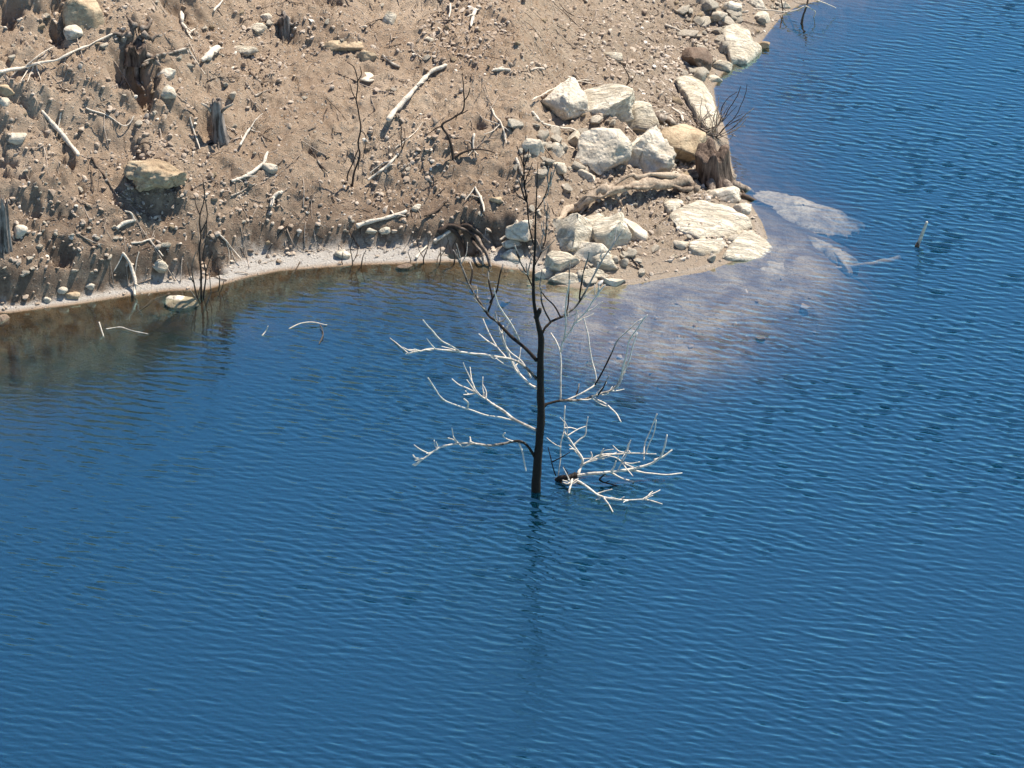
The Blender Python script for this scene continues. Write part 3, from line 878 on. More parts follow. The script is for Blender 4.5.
STICKS = [
    ([(388, 120), (397, 108), (407, 97), (422, 80), (433, 72), (446, 65)], 7, 5, 'long thick grey driftwood pole lying on the upper middle slope', dict(seed=1, lift=.8)),
    ([(357, 226), (368, 223), (380, 220), (394, 215), (406, 211)], 6, 4, 'straight pale stick lying just above the silt strip', dict(seed=2, lift=.8)),
    ([(-6, 73), (0, 72), (28, 66), (57, 59), (85, 47), (112, 34)], 5, 2.5, 'long pale forked branch lying across the upper left corner', dict(seed=3, lift=1.2,
        twigs=[[(24, 68), (38, 56), (53, 47)], [(33, 63), (26, 74), (20, 83)], [(34, 64), (31, 73), (27, 84)], [(36, 63), (38, 72), (41, 80)], [(57, 59), (64, 63), (68, 66)], [(18, 69), (10, 78), (0, 82)]])),
    ([(42, 111), (52, 123), (62, 136), (71, 146), (78, 155)], 4, 7, 'pale thickening branch pointing down the left slope with a dark end', dict(seed=4, lift=.8, twigs=[[(58, 128), (60, 119), (61, 113)]])),
    ([(143, 66), (151, 60), (160, 56), (174, 52), (188, 48)], 6, 3, 'brown root reaching right out of the dark stump hole', dict(seed=5, bleach=(.35, .5), lift=1.0, twigs=[[(183, 49), (188, 45), (190, 43)]])),
    ([(181, 12), (183, 22), (187, 31), (192, 39)], 6, 2.5, 'short white bent branch in a dark hollow on the top edge', dict(seed=6, bleach=(1, .9), lift=1.2)),
    ([(202, 60), (210, 55), (218, 48)], 9, 9, 'thick white stub of wood lying near the upper left', dict(seed=7, bleach=(.9, .9))),
    ([(188, 48), (193, 56), (199, 65), (205, 74)], 2, 1.5, 'thin pale twig hanging down from the root beside the white stub', dict(seed=8)),
    ([(190, 117), (193, 127), (197, 139), (200, 149)], 2.4, 2, 'thin pale straight stick left of the short grey stump', dict(seed=9, lift=.8)),
    ([(86, 108), (98, 113), (110, 118), (124, 125), (131, 122), (134, 116)], 2.6, 1.6, 'thin curved twig with a hooked end above the large tan boulder', dict(seed=10, lift=.8, twigs=[[(112, 119), (105, 112), (97, 108)]])),
    ([(92, 158), (98, 167), (106, 178), (112, 187), (119, 197)], 3, 2.2, 'dark thin branch running down left of the large tan boulder', dict(seed=11, bleach=(.25, .45))),
    ([(112, 187), (126, 197), (142, 208)], 2, 1.5, 'faint brown twig below the large tan boulder', dict(seed=12, bleach=(.4, .5))),
    ([(268, 152), (264, 161), (257, 167), (248, 173), (242, 177), (232, 181)], 5, 3.4, 'pale curved stick resting beside the grey stone mid slope', dict(seed=13, lift=.8)),
    ([(231, 196), (243, 190), (255, 184)], 2.2, 1.6, 'thin brown stick just below the pale curved stick', dict(seed=14, bleach=(.5, .5))),
    ([(240, 145), (244, 137), (248, 130), (252, 125), (256, 119)], 3.5, 2.4, 'small pale forked stick right of the short grey stump', dict(seed=15, lift=.8, twigs=[[(249, 129), (255, 131), (260, 132)]])),
    ([(368, 180), (377, 174), (388, 166), (393, 160), (398, 154)], 3.5, 4.2, 'pale forked stick with a white knot in the middle of the slope', dict(seed=16, lift=.8, twigs=[[(393, 161), (384, 163), (376, 168), (370, 173)]])),
    ([(271, 206), (273, 199), (277, 194), (282, 192)], 5, 5, 'short white hooked piece of wood with a dark tip', dict(seed=17, bleach=(.95, .95), lift=.9)),
    ([(310, 148), (315, 155), (320, 164), (327, 171)], 3.6, 2.4, 'short reddish root in a small hollow mid slope', dict(seed=18, bleach=(.3, .4))),
    ([(382, 55), (388, 60), (393, 64), (399, 67)], 4, 4, 'short brown log piece beside the tan rock on the upper slope', dict(seed=19, bleach=(.5, .5))),
    ([(493, 70), (501, 69), (510, 70)], 5, 4, 'short pale flat piece of wood on the upper right slope', dict(seed=20, bleach=(.85, .7))),
    ([(531, 70), (537, 68), (544, 69)], 3, 3, 'tiny pale stick right of the flat piece of wood', dict(seed=21)),
    ([(475, 10), (473, 17), (471, 26)], 6, 4, 'short white upright piece of wood near the top edge', dict(seed=22, bleach=(1, .9), lift=1)),
    ([(450, 4), (450, 10), (449, 17)], 3, 3, 'tiny white stick at the top edge left of the white piece of wood', dict(seed=23, bleach=(.9, .9))),
    ([(492, 109), (496, 117), (502, 124), (505, 134), (506, 143)], 3.6, 2.2, 'white Y shaped stick left of the boulder heap', dict(seed=24, bleach=(.95, .9), lift=.9, twigs=[[(502, 125), (493, 122), (484, 119)], [(500, 124), (492, 131), (484, 134)]])),
    ([(474, 134), (473, 143), (474, 150), (478, 155)], 3, 2, 'small pale forked twig below the dark twig plant', dict(seed=25, lift=.8, twigs=[[(474, 149), (470, 153), (467, 156)]])),
    ([(475, 187), (479, 195), (482, 203), (484, 211)], 3.4, 3.4, 'short pale stick above the dark root arch', dict(seed=26, lift=.8, twigs=[[(474, 188), (470, 194), (465, 200)]])),
    ([(434, 241), (441, 237), (450, 231)], 5, 4, 'short pale stick in the damp soil left of the dark root arch', dict(seed=27, lift=.8)),
    ([(416, 258), (421, 252), (427, 246)], 3, 3, 'little pale stick on the silt strip near the dark root arch', dict(seed=28, lift=.8)),
    ([(424, 216), (432, 213), (440, 208), (446, 201)], 4.5, 2, 'dark crooked root right of the straight pale stick', dict(seed=29, bleach=(.1, .2), lift=.9)),
    ([(135, 295), (135, 284), (132, 271), (128, 260), (123, 253)], 4.6, 3.6, 'arched pale stick standing at the silt strip on the left', dict(seed=30, lift=.6, arch=.10, twigs=[[(123, 253), (119, 262), (114, 271)], [(134, 276), (136, 262), (139, 252)]])),
    ([(117, 228), (125, 223), (135, 220)], 5, 5, 'short pale log piece under the large tan boulder', dict(seed=31, lift=.7, twigs=[[(134, 219), (131, 213), (125, 211)]])),
    ([(131, 243), (140, 242), (147, 240), (151, 239)], 3, 2, 'thin pale stick above the arched stick', dict(seed=32, lift=.7)),
    ([(150, 240), (156, 247), (163, 256)], 2.6, 2, 'thin slanting pale stick above the egg shaped stone', dict(seed=33, lift=.7)),
    ([(218, 233), (226, 241), (232, 249), (241, 259)], 2, 1.4, 'fan of thin white twigs on the bank right of the dead shrub', dict(seed=34, bleach=(.95, .9), lift=2, twigs=[[(226, 241), (229, 252), (229, 263)], [(226, 241), (231, 250), (236, 262)]])),
    ([(75, 230), (84, 237), (93, 242), (104, 245)], 2.4, 2, 'thin buried root above the silt strip on the left', dict(seed=35, bleach=(.5, .4))),
    ([(532, 112), (540, 119), (550, 126), (562, 129), (575, 130), (588, 131), (600, 130)], 4, 2.2, 'pale curved root bending round the foot of the round grey boulder', dict(seed=36, bleach=(.95, .85), lift=1.4)),
    ([(587, 136), (598, 138), (612, 137), (627, 138)], 3, 2, 'thin pale twig lying across the front of the boulder heap', dict(seed=37, lift=6, bleach=(.9, .8))),
    ([(532, 100), (543, 94), (555, 87), (568, 82), (581, 81), (598, 84), (614, 87)], 2.4, 1.4, 'thin pale branch arching over the back of the boulder heap', dict(seed=38, lift=9, bleach=(.85, .8), twigs=[[(581, 81), (577, 76), (574, 71)], [(568, 82), (590, 80), (606, 84)]])),
    ([(646, 113), (654, 116), (664, 119), (674, 124)], 13, 10, 'short thick brown log lying behind the tan boulder of the heap', dict(seed=39, bleach=(.35, .45), lift=.4)),
    ([(742, 195), (752, 199), (762, 203), (773, 207)], 6, 2.5, 'dark plank of wood jutting into the water below the stump', dict(seed=40, bleach=(.1, .2), lift=.9)),
    ([(481, 245), (486, 250), (489, 262), (489, 271)], 3, 2, 'dark thin root dipping into the water below the root arch', dict(seed=41, bleach=(.2, .3), lift=1)),
    ([(500, 240), (508, 236), (517, 238)], 4, 3, 'brown stick wedged among the stones behind the drowned tree', dict(seed=42, bleach=(.5, .4))),
    ([(516, 158), (519, 166), (522, 175), (525, 184)], 5, 3, 'dark broken stick standing left of the drowned tree top', dict(seed=43, bleach=(.75, .1), lift=1.5)),
    ([(412, 50), (418, 55), (424, 60)], 3, 2, 'small brown stick above the long grey driftwood pole', dict(seed=44, bleach=(.5, .5))),
    ([(255, 96), (262, 92), (270, 90)], 3, 2, 'small brown stick below the flat white stone', dict(seed=45, bleach=(.45, .45))),
    ([(250, 72), (257, 79), (263, 84)], 5, 4, 'short dark piece of wood between the flat white stone and the grey stump', dict(seed=46, bleach=(.3, .35))),
    ([(672, 108), (680, 114), (683, 121)], 5, 4, 'pale snapped stick at the upper edge of the tan boulder', dict(seed=47, bleach=(.9, .8), lift=1.5)),
    ([(665, 25), (678, 30), (690, 38), (700, 44)], 3, 2, 'thin grey stick lying above the dark brown block', dict(seed=48, bleach=(.6, .7))),
    ([(214, 11), (219, 4), (226, -4)], 3, 2, 'thin pale stick on the top edge left of the white stones', dict(seed=49)),
    ([(395, 148), (404, 142), (415, 132), (423, 122)], 1.8, 1.2, 'very thin faint stick below the long grey driftwood pole', dict(seed=50)),
    ([(300, 262), (296, 268), (292, 275)], 2, 1.4, 'thin dark twig at the waterline in the middle of the cove', dict(seed=51, bleach=(.2, .2), lift=1)),
]
for P, w0, w1, lab, ex in STICKS:
    nm = 'root' if (' root' in lab) else 'plank' if 'plank' in lab else 'log' if 'log ' in lab else 'driftwood_branch' if w0 >= 3.4 else 'twig'
    stick(P, w0, w1, lab, name=nm, **ex)

# sticks in and under the water
stick([(917, 247), (920, 239), (927, 222)], 7.5, 2.6, 'lone pointed stick poking up from the open water on the right', name='driftwood_branch', zs=[0.0, .09, .34], bleach=(.05, 1.0), seed=60)
stick([(900, 258), (880, 263), (858, 266), (836, 268)], 9, 5, 'drowned branch lying just under the water beside the lone pointed stick', name='driftwood_branch', zs=[-.10, -.13, -.16, -.2], bleach=(.9, .8), seed=61)
stick([(289, 329), (300, 324), (312, 322), (327, 325)], 2, 1.4, 'thin pale curved branch floating in the cove', name='twig', zs=[0, .03, .04, .01], seed=62, bleach=(.8, .8))
stick([(320, 325), (323, 334), (319, 344)], 1.6, 1.2, 'dark twig tip hanging beside the thin floating branch', name='twig', zs=[.03, .02, .005], seed=63, bleach=(.1, .1))
stick([(99, 322), (101, 330), (104, 338)], 2, 1.5, 'small upright pale twig in the brown shallows', name='twig', zs=[.12, .05, -.02], seed=64, bleach=(.8, .6))
stick([(106, 329), (118, 327), (132, 331), (148, 334)], 2, 1.5, 'pale twig floating on the brown shallows', name='twig', zs=[.01, .02, .02, .01], seed=65, bleach=(.8, .6))
stick([(170, 294), (155, 300), (142, 310), (130, 318)], 4, 3, 'sunken dark root running down into the brown shallows', name='root', zs=[-.01, -.05, -.08, -.12], seed=66, bleach=(.15, .1))
stick([(408, 353), (400, 346), (390, 338)], 1.6, 1.2, 'short pale twig floating in front of the cove left of the tree', name='twig', zs=[.01, .02, .01], seed=67, bleach=(.8, .8))
stick([(262, 336), (266, 331), (268, 326)], 2, 1.2, 'tiny pale twig tip sticking out of the cove water', name='twig', zs=[0, .04, .1], seed=68, bleach=(.8, .8))

# ------------------------------------------------------------------ the rotten log and the root arch
T = Tubes()
lp = [(557, 223), (563, 215), (572, 206), (590, 199), (607, 190), (632, 186), (656, 185), (684, 183), (696, 188)]
pts = [hit(u, v, l_) for (u, v), l_ in zip(lp, (.03, .05, .09, .14, .18, .20, .17, .12, .06))]
T.add(pts, .035, .07, (.85, .5), seed=70, sides=14, wob=.07, knob=.7, per=9)
T.add([pts[3] + [0, 0, .03], pts[5] + [0, .06, .08], pts[7] + [0, .05, .06]], .03, .035, (.5, .7), seed=71, sides=9, wob=.09, knob=.7, per=9)
T.add([pts[2] + [0, 0, .02], pts[4] + [0, -.07, .0], pts[6] + [0, -.05, -.02], pts[8]], .02, .03, (.6, .4), seed=75, sides=8, wob=.09, knob=.7, per=9)
log = T.build('rotten_log', M_LOG, pts[4], label='twisted rotten brown log lying across the point below the boulder heap', cat='log')
for (a, b, c, sd) in (((572, 206), (566, 214), (561, 228), 72), ((607, 190), (615, 197), (622, 206), 73), ((590, 199), (585, 207), (580, 214), 74)):
    T = Tubes()
    T.add([hit(*a, .10), hit(*b, .06), hit(*c, .03)], .035, .018, (.8, .5), seed=sd, wob=.04, knob=.4)
    T.build('broken_limb', M_LOG, pts[4], parent=log)

ra = empty('root_arch', hit(470, 240), 'dark arched root mass over a black hollow at the cove edge', 'root')
RA = [[(440, 232), (447, 226), (458, 226), (470, 231), (480, 240), (487, 252), (491, 266)],
      [(447, 227), (455, 233), (462, 243), (466, 255)],
      [(470, 231), (473, 241), (481, 252), (483, 264)],
      [(458, 226), (468, 225), (478, 231), (490, 243)]]
for i, L in enumerate(RA):
    T = Tubes()
    Q = [hit(u, v, .13 if 0 < j < len(L) - 1 else .03) for j, (u, v) in enumerate(L)]
    T.add(Q, .036 - .005 * i, .014, (.05, .55) if i != 1 else (.05, .2), seed=80 + i, wob=.05, knob=.4, sides=9)
    T.build('root', M_TWIG, hit(470, 240), parent=ra)

# ------------------------------------------------------------------ stumps
def stump(u, v, w, h, mat, label, seed, lean=(0, 0), roots=5, hollow=.3, top_rough=.12):
    b = hit(u, v + h * .5)
    S = scale_at(b)
    r, H_ = w / S / 2, h / S / cp * .92
    root = empty('tree_stump', b, label, 'stump')
    N, K = 36, 16
    V, F = [], []
    ang = np.linspace(0, 2 * math.pi, N, endpoint=False)
    prof = fbm(np.column_stack([np.cos(ang) * 1.6, np.sin(ang) * 1.6, ang * 0 + seed]), 3, seed)
    top = top_rough * fbm(np.column_stack([np.cos(ang) * 2.2, np.sin(ang) * 2.2, ang * 0 + seed + 5]), 4, seed + 3)
    for k in range(K + 1):
        t = k / K
        fl = 1 + .45 * (1 - t) ** 3
        rad = r * fl * (1 + .28 * prof * (1.2 - .5 * t) + .06 * np.cos(ang * 7 + seed) * (1 - t * .5))
        z = -.12 + (H_ + .12 + top * t) * t
        V.append(np.column_stack([rad * np.cos(ang) * .92 + lean[0] * t, rad * np.sin(ang) * .92 + lean[1] * t, z + ang * 0]))
    for q, (s, dz) in enumerate(((.72, .01), (.45, -.5 * hollow), (.12, -hollow))):
        ring = V[K].copy()
        c = ring.mean(0)
        ring = c + (ring - c) * s
        ring[:, 2] += dz * H_ + (0 if q else .01)
        V.append(ring)
    V = np.vstack(V)
    for k in range(K + 3):
        for i in range(N):
            F.append((k * N + i, k * N + (i + 1) % N, (k + 1) * N + (i + 1) % N, (k + 1) * N + i))
    me = raw_mesh('trunk', V, np.array(F))
    put('trunk', me, mat, (0, 0, 0), root)
    rr = np.random.default_rng(seed)
    for i in range(roots):
        a = 2 * math.pi * (i + rr.uniform(-.3, .3)) / roots
        Q = []
        for s, lf in ((.55, .12), (1.15, .04), (1.8, .0), (2.4, -.03)):
            x, y = b[0] + math.cos(a + (s - 1) * .2) * r * s, b[1] + math.sin(a + (s - 1) * .2) * r * s
            Q.append(np.array([x, y, max(gh(x, y), b[2] - .35) + lf]))
        T = Tubes()
        T.add(Q, r * .3, r * .08, (.45, .45), seed=seed * 7 + i, wob=.04, knob=.3)
        T.build('root', M_TWIG, b, parent=root)
    return root


stump(715, 167, 39, 33, M_STUMP, 'wide dark brown tree stump at the water next to the tan boulder', 3, lean=(-.05, 0.03), roots=7, hollow=.2, top_rough=.2)
stump(220, 117, 13, 32, M_GSTUMP, 'short grey stump with broken stubs standing in the middle of the left slope', 5, lean=(-.05, .02), roots=4)
sg = [o for o in COL.objects if o.name.startswith('tree_stump')][-1]
gb = np.array(sg.location)
for k, (dx, dz, lx) in enumerate(((.02, .36, .16), (-.08, .37, -.14), (-.05, .40, -.02))):
    T = Tubes()
    T.add([gb + [dx * .5 - .04, 0, dz - .12], gb + [dx + lx * .4, -.03, dz], gb + [dx + lx, -.02, dz + .05]], .03, .012, (.3, .5), seed=40 + k)
    T.build('broken_branch', M_SILVER, gb, parent=sg)
stump(137, 47, 24, 10, M_STUMP, 'dark rotten stump with reddish top over a black hollow at the upper left', 9, lean=(.0, -.10), roots=7, hollow=.35, top_rough=.2)
stump(285, 23, 13, 14, M_GSTUMP, 'tiny dark grey stump right of the white stone near the top edge', 12, roots=4)
stump(6, 222, 12, 48, M_GSTUMP, 'broken grey post of dead wood at the left edge of the bank', 14, roots=3, top_rough=.3)

# ------------------------------------------------------------------ dead trees, saplings and shrubs
def plant_pts(L, y0, y1):
    n = len(L)
    return [on_y(u, v, y0 + (y1 - y0) * i / max(n - 1, 1)) for i, (u, v) in enumerate(L)]


def upright(name, label, cat, base, stems, mat=None, part='stem', group=None):
    """stems: list of (points, w0, w1, bleach, depth drift, [twigs...])"""
    b = hit(*base) if not isinstance(base[0], np.ndarray) else base[0]
    root = empty(name, b, label, cat, group)
    S = scale_at(b)
    for i, (L, w0, w1, bl, dy, tw) in enumerate(stems):
        T = Tubes()
        T.add(plant_pts(L, b[1], b[1] + dy), w0 / S / 2, w1 / S / 2, bl, seed=int(base[0]) + i * 3, sides=6, wob=.02)
        for k, t in enumerate(tw):
            T.add(plant_pts(t, b[1] + dy * .5, b[1] + dy * .5 + (.12 if k % 2 else -.12)), w0 / S / 4, w1 / S / 2.4, bl, seed=int(base[0]) + 50 + k + i, sides=5, wob=.02)
        T.build(part, mat or M_TWIG, b, parent=root)
    return root


upright('dead_sapling', 'slender dark leafless sapling standing on the middle of the slope', 'sapling', (352, 186), [
    ([(352, 187), (355, 172), (360, 157), (358, 143), (361, 130), (359, 116), (356, 100), (357, 82), (354, 68), (347, 62)], 2.6, 1.0, (.05, .15), .1,
     [[(360, 130), (365, 135), (366, 143), (363, 158)], [(356, 100), (352, 92), (350, 84)], [(357, 82), (361, 74), (360, 66)]]),
    ([(352, 187), (347, 178), (352, 165), (358, 150)], 2.0, 1.2, (.05, .1), .15, []),
    ([(352, 187), (349, 200), (347, 207)], 1.6, 1.0, (.05, .1), -.1, [])])
upright('dead_sapling', 'dark crooked twig plant with a bent stem left of the boulder heap', 'sapling', (453, 160), [
    ([(453, 160), (452, 148), (448, 135), (443, 126), (452, 119), (461, 112), (464, 101), (464, 88), (462, 74)], 3.4, 1.0, (.05, .12), .1,
     [[(455, 116), (463, 113), (468, 110)], [(443, 126), (436, 128), (430, 133)], [(464, 101), (468, 95), (470, 88)]]),
    ([(453, 160), (462, 153), (474, 149), (486, 150), (495, 153)], 3, 1.2, (.05, .12), .05, []),
    ([(453, 160), (458, 168), (456, 177)], 2, 1, (.05, .12), -.1, [])])
upright('dead_sapling', 'small grey twig plant on the gravel right above the heap', 'sapling', (620, 95), [
    ([(620, 95), (626, 86), (629, 78), (624, 68), (619, 60)], 1.8, .8, (.2, .3), .1, [[(626, 86), (632, 80), (636, 74)], [(624, 68), (627, 62), (628, 57)]])])
upright('dead_sapling', 'thin dark upright twigs growing below the long grey driftwood pole', 'sapling', (402, 150), [
    ([(402, 150), (401, 138), (401, 126), (398, 115)], 1.4, .8, (.1, .15), .05, []),
    ([(402, 150), (405, 140), (404, 128)], 1.2, .7, (.1, .15), .05, [])])

sb = on_z(201, 303, -.04)
upright('dead_shrub', 'tall dark leafless shrub standing at the waterline in the left of the cove', 'shrub', (201, 300), [
    ([(201, 318), (201, 300), (200, 270), (199, 248), (201, 232), (200, 215), (204, 200), (203, 180)], 3.2, 1.0, (.05, .2), .1, [[(201, 232), (207, 220), (206, 205), (204, 192)], [(200, 215), (196, 205), (195, 196)]]),
    ([(201, 318), (203, 296), (205, 275), (203, 255), (206, 240), (207, 218)], 2.4, .9, (.05, .2), -.05, [[(205, 275), (209, 262), (213, 252)]]),
    ([(201, 318), (197, 300), (193, 282), (192, 266), (196, 252)], 2.2, .9, (.1, .5), -.15, [[(193, 282), (189, 274), (187, 262)], [(197, 300), (200, 288), (203, 276)]]),
    ([(201, 318), (206, 305), (211, 290), (209, 272)], 1.8, .8, (.2, .6), -.2, []),
    ([(201, 318), (199, 305), (194, 296), (190, 290)], 1.8, .8, (.2, .7), -.25, [])])
upright('dead_shrub', 'single thin dark twig rising from the water right of the tall leafless shrub', 'shrub', (217, 292), [
    ([(216, 312), (218, 296), (219, 280), (218, 266)], 1.8, .9, (.1, .15), .05, [[(218, 296), (222, 288), (224, 281)]])])

upright('dead_shrub', 'few thin dark twigs standing at the waterline in the middle of the cove', 'shrub', (352, 266), [
    ([(352, 275), (353, 262), (351, 248), (354, 236)], 1.6, .7, (.05, .1), .05, [[(353, 262), (357, 254), (358, 246)]]),
    ([(360, 274), (362, 260), (366, 250)], 1.4, .7, (.05, .1), -.05, []), ([(345, 274), (342, 262), (343, 252)], 1.4, .7, (.05, .1), .05, [])])
upright('dead_shrub', 'thin dark twigs standing at the waterline left of the dark arched roots', 'shrub', (425, 264), [
    ([(425, 272), (424, 258), (428, 244), (426, 232)], 1.8, .7, (.05, .1), .05, [[(424, 258), (419, 250), (417, 240)]]),
    ([(438, 272), (441, 256), (440, 244)], 1.6, .7, (.05, .1), -.05, [[(441, 256), (446, 248), (449, 240)]]),
    ([(410, 272), (411, 262), (408, 252)], 1.4, .7, (.05, .1), .05, []), ([(452, 271), (455, 258), (453, 247), (457, 238)], 1.8, .7, (.05, .1), .0, [])])

# bush of grey twigs above the stump
bush = [([(708, 138), (700, 128), (692, 121), (686, 112)], .9), ([(710, 138), (704, 122), (700, 110), (702, 98)], .9), ([(712, 138), (712, 124), (708, 112), (705, 104)], .9),
        ([(720, 136), (726, 126), (736, 116), (744, 100), (747, 84)], .1), ([(714, 138), (722, 122), (730, 108), (738, 94), (741, 86)], .1), ([(716, 138), (730, 130), (742, 118), (754, 108)], .5),
        ([(716, 138), (727, 134), (738, 128), (746, 119)], .6), ([(710, 138), (718, 124), (722, 108), (728, 98), (737, 92)], .15), ([(708, 138), (696, 134), (684, 130)], .8),
        ([(709, 138), (703, 133), (698, 120), (694, 104)], .8), ([(713, 138), (716, 128), (714, 118), (718, 106)], .7), ([(715, 138), (722, 136), (730, 139), (734, 133)], .8)]
rb = np.random.default_rng(5)
bush = [([(u + jx, v + jy) if i_ == 0 else (u, v) for i_, (u, v) in enumerate(L)], c_) for (L, c_), jx, jy in zip(bush, rb.uniform(-14, 14, len(bush)), rb.uniform(-6, 6, len(bush)))]
for k in range(16):
    u0, v0 = 706 + rb.uniform(-18, 16), 137 + rb.uniform(-8, 6)
    a_ = rb.uniform(-1.1, .9)
    l_ = rb.uniform(18, 46)
    bush.append(([(u0, v0), (u0 + math.sin(a_) * l_ * .35 + rb.normal(0, 2), v0 - math.cos(a_) * l_ * .4), (u0 + math.sin(a_) * l_ * .8 + rb.normal(0, 3), v0 - math.cos(a_) * l_ * .75 + rb.normal(0, 2)),
                  (u0 + math.sin(a_) * l_ * 1.2, v0 - math.cos(a_) * l_)], float(rb.choice([.9, .8, .7, .3]))))
upright('twig_bush', 'bush of bare grey and dark twigs leaning over the water above the stump', 'shrub', (712, 136), [
    (L, 1.3, .6, (b, b), random.uniform(-.25, .35), [[L[1], ((L[1][0] + L[2][0]) / 2 + 5, (L[1][1] + L[2][1]) / 2 - 3), (L[2][0] + 7, L[2][1] - 2)]]) for L, b in bush])

# dead branches leaning over the water at the top right
lean = [([(800, 30), (803, 18), (806, 6), (809, -6)], 4, 2.6, .05), ([(806, 6), (790, 11), (770, 10), (750, 8), (735, 4)], 2.4, 1.2, .9), ([(806, 6), (815, 12), (813, 20), (812, 26)], 1.8, 1, .9),
        ([(808, -2), (824, 3), (836, 8)], 2, 1, .8), ([(790, 11), (780, 15), (768, 14)], 1.6, 1, .8), ([(797, 22), (787, 20), (778, 24)], 1.4, .9, .1), ([(806, 4), (796, 2), (786, -6)], 2, 1, .5)]
bt = on_z(800, 24, 0)
lt = empty('leaning_snag', bt, 'dead pale and dark branches leaning over the water at the top right shore', 'branch')
for i, (L, w0, w1, b) in enumerate(lean):
    T = Tubes()
    S = scale_at(bt)
    y0 = bt[1] if i == 0 else bt[1] + .1
    T.add(plant_pts(L, y0, bt[1] + .2 + .08 * i), w0 * .7 / S / 2, w1 * .7 / S / 2, (b, b), seed=300 + i, sides=6, wob=.02)
    T.build('branch', M_SILVER, bt, parent=lt)
upright('dead_sapling', 'pair of thin dark stems standing in the water below the broad white slab', 'sapling', (783, 14), [
    ([(782, 40), (782, 24), (783, 12), (781, -2)], 2, 1.2, (.05, .1), .05, []),
    ([(776, 34), (775, 20), (776, 6)], 1.6, 1, (.05, .1), .05, [])])

# ------------------------------------------------------------------ the drowned tree
TB = np.array([0.0, 0.0, -.9])
tree = empty('drowned_tree', (0, 0, 0), 'tall dead leafless tree with a dark trunk standing in the open water', 'tree')
T = Tubes()
tp = [TB] + [on_y(u, v, 0) for u, v in ((536, 491), (537, 470), (539, 445), (541, 418), (540.5, 389), (540.5, 360), (541, 338), (537.5, 322), (534, 302), (533.5, 276), (535, 247), (535.5, 223), (536.5, 196), (538, 162))]
S0 = scale_at((0, 0, 0))


def tree_radius_tube(T, pts, widths, bleach, seed):
    # piecewise radius: trunk drawn as overlapping spans so the taper follows the photo
    P = catmull(pts, 5)
    n = len(P)
    w = .9 * np.interp(np.linspace(0, 1, n), np.linspace(0, 1, len(widths)), widths) / S0 / 2
    sides = 12
    ang = np.linspace(0, 2 * math.pi, sides, endpoint=False)
    rr = np.random.default_rng(seed)
    base = T.n
    A0 = np.array([1.0, 0, 0])
    for i in range(n):
        t_ = P[min(i + 1, n - 1)] - P[max(i - 1, 0)]
        t_ /= np.linalg.norm(t_)
        A = A0 - t_ * (A0 @ t_)
        A /= np.linalg.norm(A)
        Bv = np.cross(t_, A)
        jit = 1 + .16 * (rr.random(sides) - .5)
        T.v.append(P[i] + w[i] * ((np.cos(ang) * jit)[:, None] * A + (np.sin(ang) * jit)[:, None] * Bv))
        T.b.append(np.full(sides, bleach))
    T.v.append(np.array([P[0], P[-1]]))
    T.b.append(np.array([bleach, bleach]))
    c0, c1 = base + n * sides, base + n * sides + 1
    for i in range(n - 1):
        for k in range(sides):
            k2 = (k + 1) % sides
            a, b_, c, d = base + i * sides + k, base + i * sides + k2, base + (i + 1) * sides + k2, base + (i + 1) * sides + k
            T.f += [(a, b_, c), (a, c, d)]
    for k in range(sides):
        k2 = (k + 1) % sides
        T.f.append((c0, base + k2, base + k))
        T.f.append((c1, base + (n - 1) * sides + k, base + (n - 1) * sides + k2))
    T.n += n * sides + 2


tree_radius_tube(T, tp, [12, 10.4, 9.8, 9.2, 8.6, 8.2, 7.4, 6.6, 4.8, 3.8, 3.1, 2.5, 2.0, 1.4, .7], .0, 5)
T.add([on_y(536, 318, 0), on_y(539, 312, -.02), on_y(540, 309, -.03)], .035, .02, (.0, .3), seed=6)
T.build('trunk', M_BARK, None, parent=tree)


def bough(L, w0, w1, bl, y1, twigs=(), seed=1, y0=0.0):
    T = Tubes()
    T.add(plant_pts(L, y0, y1), w0 * .68 / S0 / 2, max(w1 * .95, 1.35) / S0 / 2, bl, seed=seed, sides=7, wob=.02, knob=.22)
    for k, (t, f, dy, tb) in enumerate(twigs):
        ys = y0 + (y1 - y0) * f
        T.add(plant_pts(t, ys, ys + dy), max(w0 * .42, 1.8) / S0 / 2, max(w1 * .8, 1.25) / S0 / 2, tb, seed=seed + 60 + k, sides=6, wob=.02, knob=.22)
    rr = np.random.default_rng(seed + 500)
    Q = plant_pts(L, y0, y1)
    for k in range(int(rr.integers(6, 12))):
        i_ = int(rr.integers(max(1, len(Q) // 3), max(2, len(Q) - 1)))
        a_ = Q[i_]
        dr = Q[i_] - Q[i_ - 1]
        dr = dr / np.linalg.norm(dr) + rr.normal(0, .55, 3) + [0, 0, .35]
        dr = dr / np.linalg.norm(dr) * rr.uniform(.06, .24)
        T.add([a_, a_ + dr * .5 + rr.normal(0, .012, 3), a_ + dr + [0, 0, .03]], 1.4 / S0 / 2, .9 / S0 / 2, (bl[1], bl[1]), seed=seed + 300 + k, sides=4, wob=.03)
    T.build('branch', M_BARK, None, parent=tree)


